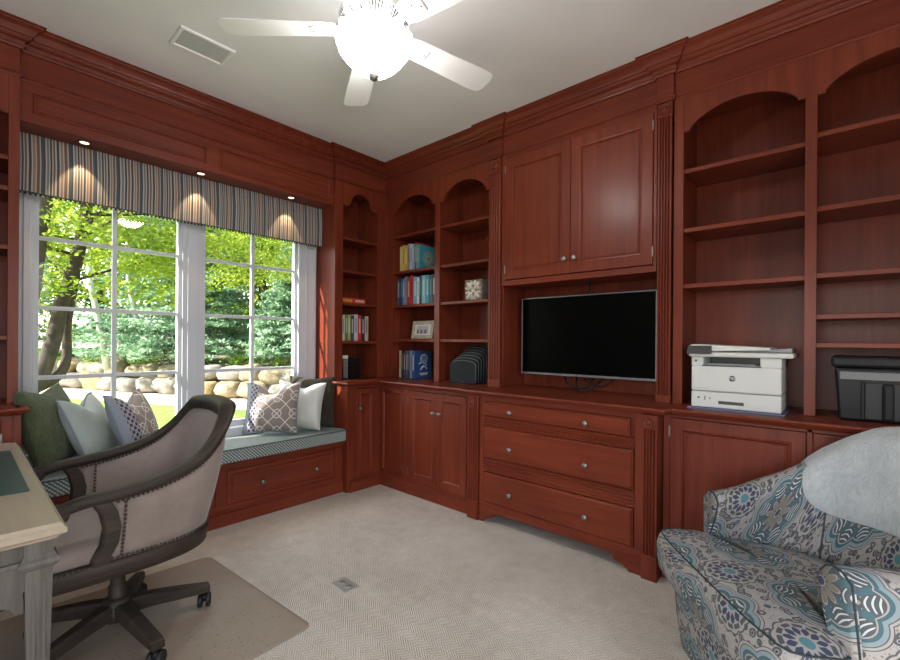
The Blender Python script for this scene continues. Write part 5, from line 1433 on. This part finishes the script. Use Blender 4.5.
def bushy(name, label, x, y, z, blobs, n, size, mat, trunk=None, squash=.6, rad=.28, bark=BARK, cat='tree'):
    t = thing(name, label, cat, (x, y, z))
    if trunk: obj('trunk', MB().tube(trunk[0], trunk[1], 8), bark, t)
    c = []
    for bx, by, bz, R_ in blobs:
        for _ in range(int(14*R_*R_)+4):
            v = Vector((rnd.gauss(0,1), rnd.gauss(0,1), rnd.gauss(0,1))).normalized()*R_*rnd.uniform(.5,1); c.append((bx+v.x, by+v.y, bz+v.z*.8))
    P = clusters(c, rad, n, squash)
    leaf_obj('foliage', P-np.array([x,y,z]), nr.uniform(size*.6, size*1.3, len(P)), mat, t, .3)
    return t
bushy('garden_tree', 'small tree with a dark trunk and bright leaves at the right of the window', 8.2, 11.6, .9, [(8.2,11.6,3.2,1.0),(8.6,11.2,2.6,.7),(7.8,11.8,4.0,.9)], 70, .05, L_MAPLE, ([(8.1,11.6,.4),(8.15,11.6,1.6),(8.3,11.7,2.8),(8.4,11.6,4.0)], [.09,.08,.06,.03]))
for k, (x, y, lab) in enumerate(((3.05, 16.0, 'left'), (3.55, 16.4, 'middle'), (4.0, 16.1, 'right'))):
    t = thing('birch_tree', 'slim pale-barked birch, %s of the three beside the spruce' % lab, 'tree', (x-.4, y, .7))
    obj('trunk', MB().tube([(x-.1,y,.4),(x-.28,y,1.6),(x-.5,y+.1,3.0),(x-.55,y+.1,5.0),(x-.5,y,6.4)], [.09,.08,.07,.06,.03], 8), BIRCH, t)
    c = [(x-.5+rnd.gauss(0,.5), y+rnd.gauss(0,.5), rnd.uniform(4.2,6.6)) for _ in range(16)]
    P = clusters(c, .25, 60, .5); leaf_obj('foliage', P-np.array([x-.4,y,.7]), nr.uniform(.03,.07,len(P)), L_MAPLE, t, .3)
# ground cover and shrubs on top of the wall, undergrowth in front of the house
shr = [(2.4,18.8,'light green shrub on the bank at the left end of the stone wall'),(3.5,17.0,'low green shrub below the birches'),(4.4,15.4,'low shrub under the large spruce'),(6.2,12.9,'shrub between the two spruces'),(7.6,10.9,'shrub above the right end of the stone wall'),(1.6,20.6,'far low shrub above the left stones')]
for k, (x, y, lab) in enumerate(shr):
    p = Vector((x, y)); 
    bushy('shrub', lab, x, y, .45, [(x+rnd.uniform(-.3,.3), y+.4, .62, .38), (x+.6, y-.4, .58, .3), (x-.5, y+.6, .6, .3)], 70, .04, L_BUSH, cat='shrub', rad=.16)
for x, y, sz, lab in ((1.05,4.5,.42,'leafy shrub just outside the left sash, behind the desk chair'),(1.75,4.6,.46,'leafy shrub just outside the right sash, left of the lattice pillow')):
    bushy('shrub', lab, x, y, GZ, [(x,y,.02,sz*.62),(x+.2,y+.1,.1,sz*.55),(x+.05,y,.36,sz*.5)], 110, .022, L_BUSH, cat='shrub', rad=.08)
# woodland behind
wood_ = [(-3,24,6,4.2),(0.5,30,6,4.5),(5,30,6.5,4.5),(9.5,24,6,4.2),(11.5,18,5.5,3.8),(13.5,13.5,5,3.6),(8.6,18.5,4.6,2.9),(15,19,7,4.5),(6.5,21.5,7.0,3.6),(12,10,4.6,2.4)]
names = ['at the far left','behind the driveway','behind the birches','behind the large spruce','right of the large spruce','behind the small bright tree','close behind the spruces','far right','in the middle distance','nearest on the right']
for k, ((x, y, z, R_), lab) in enumerate(zip(wood_, names)):
    c = []
    for _ in range(120):
        v = Vector((rnd.gauss(0,1), rnd.gauss(0,1), rnd.gauss(0,1))).normalized()*R_*rnd.uniform(.55,1.05); c.append((x+v.x, y+v.y, max(.9, z+v.z*1.25)))
    t = thing('woodland_tree', 'large leafy green woodland tree %s in the garden backdrop' % lab, 'tree', (x, y, .6))
    obj('trunk', MB().tube([(x,y,.2),(x+.2,y,z*.6),(x,y,z)], [.28,.22,.12], 8), BARK, t)
    P = clusters(c, .42, 62, .6); mi = (nr.random(len(P)) < .45).astype(int)
    leaf_obj('foliage', P-np.array([x,y,.6]), nr.uniform(.08,.19,len(P)), [L_DARK if k % 3 else L_BUSH, L_MAPLE], t, .3, mi=mi)
# pale driveway and distant stones glimpsed at the left
struct('driveway', MB().add([(-14,23,.85),(4.5,23,.9),(4.5,28,1.1),(-14,28,1.0)], [(0,1,2,3)]), mk_noise('pale_gravel', (.55,.52,.47), (.75,.72,.66), 4), recalc=False)
for o in list(C.objects):
    if '_o' in o: del o['_o']
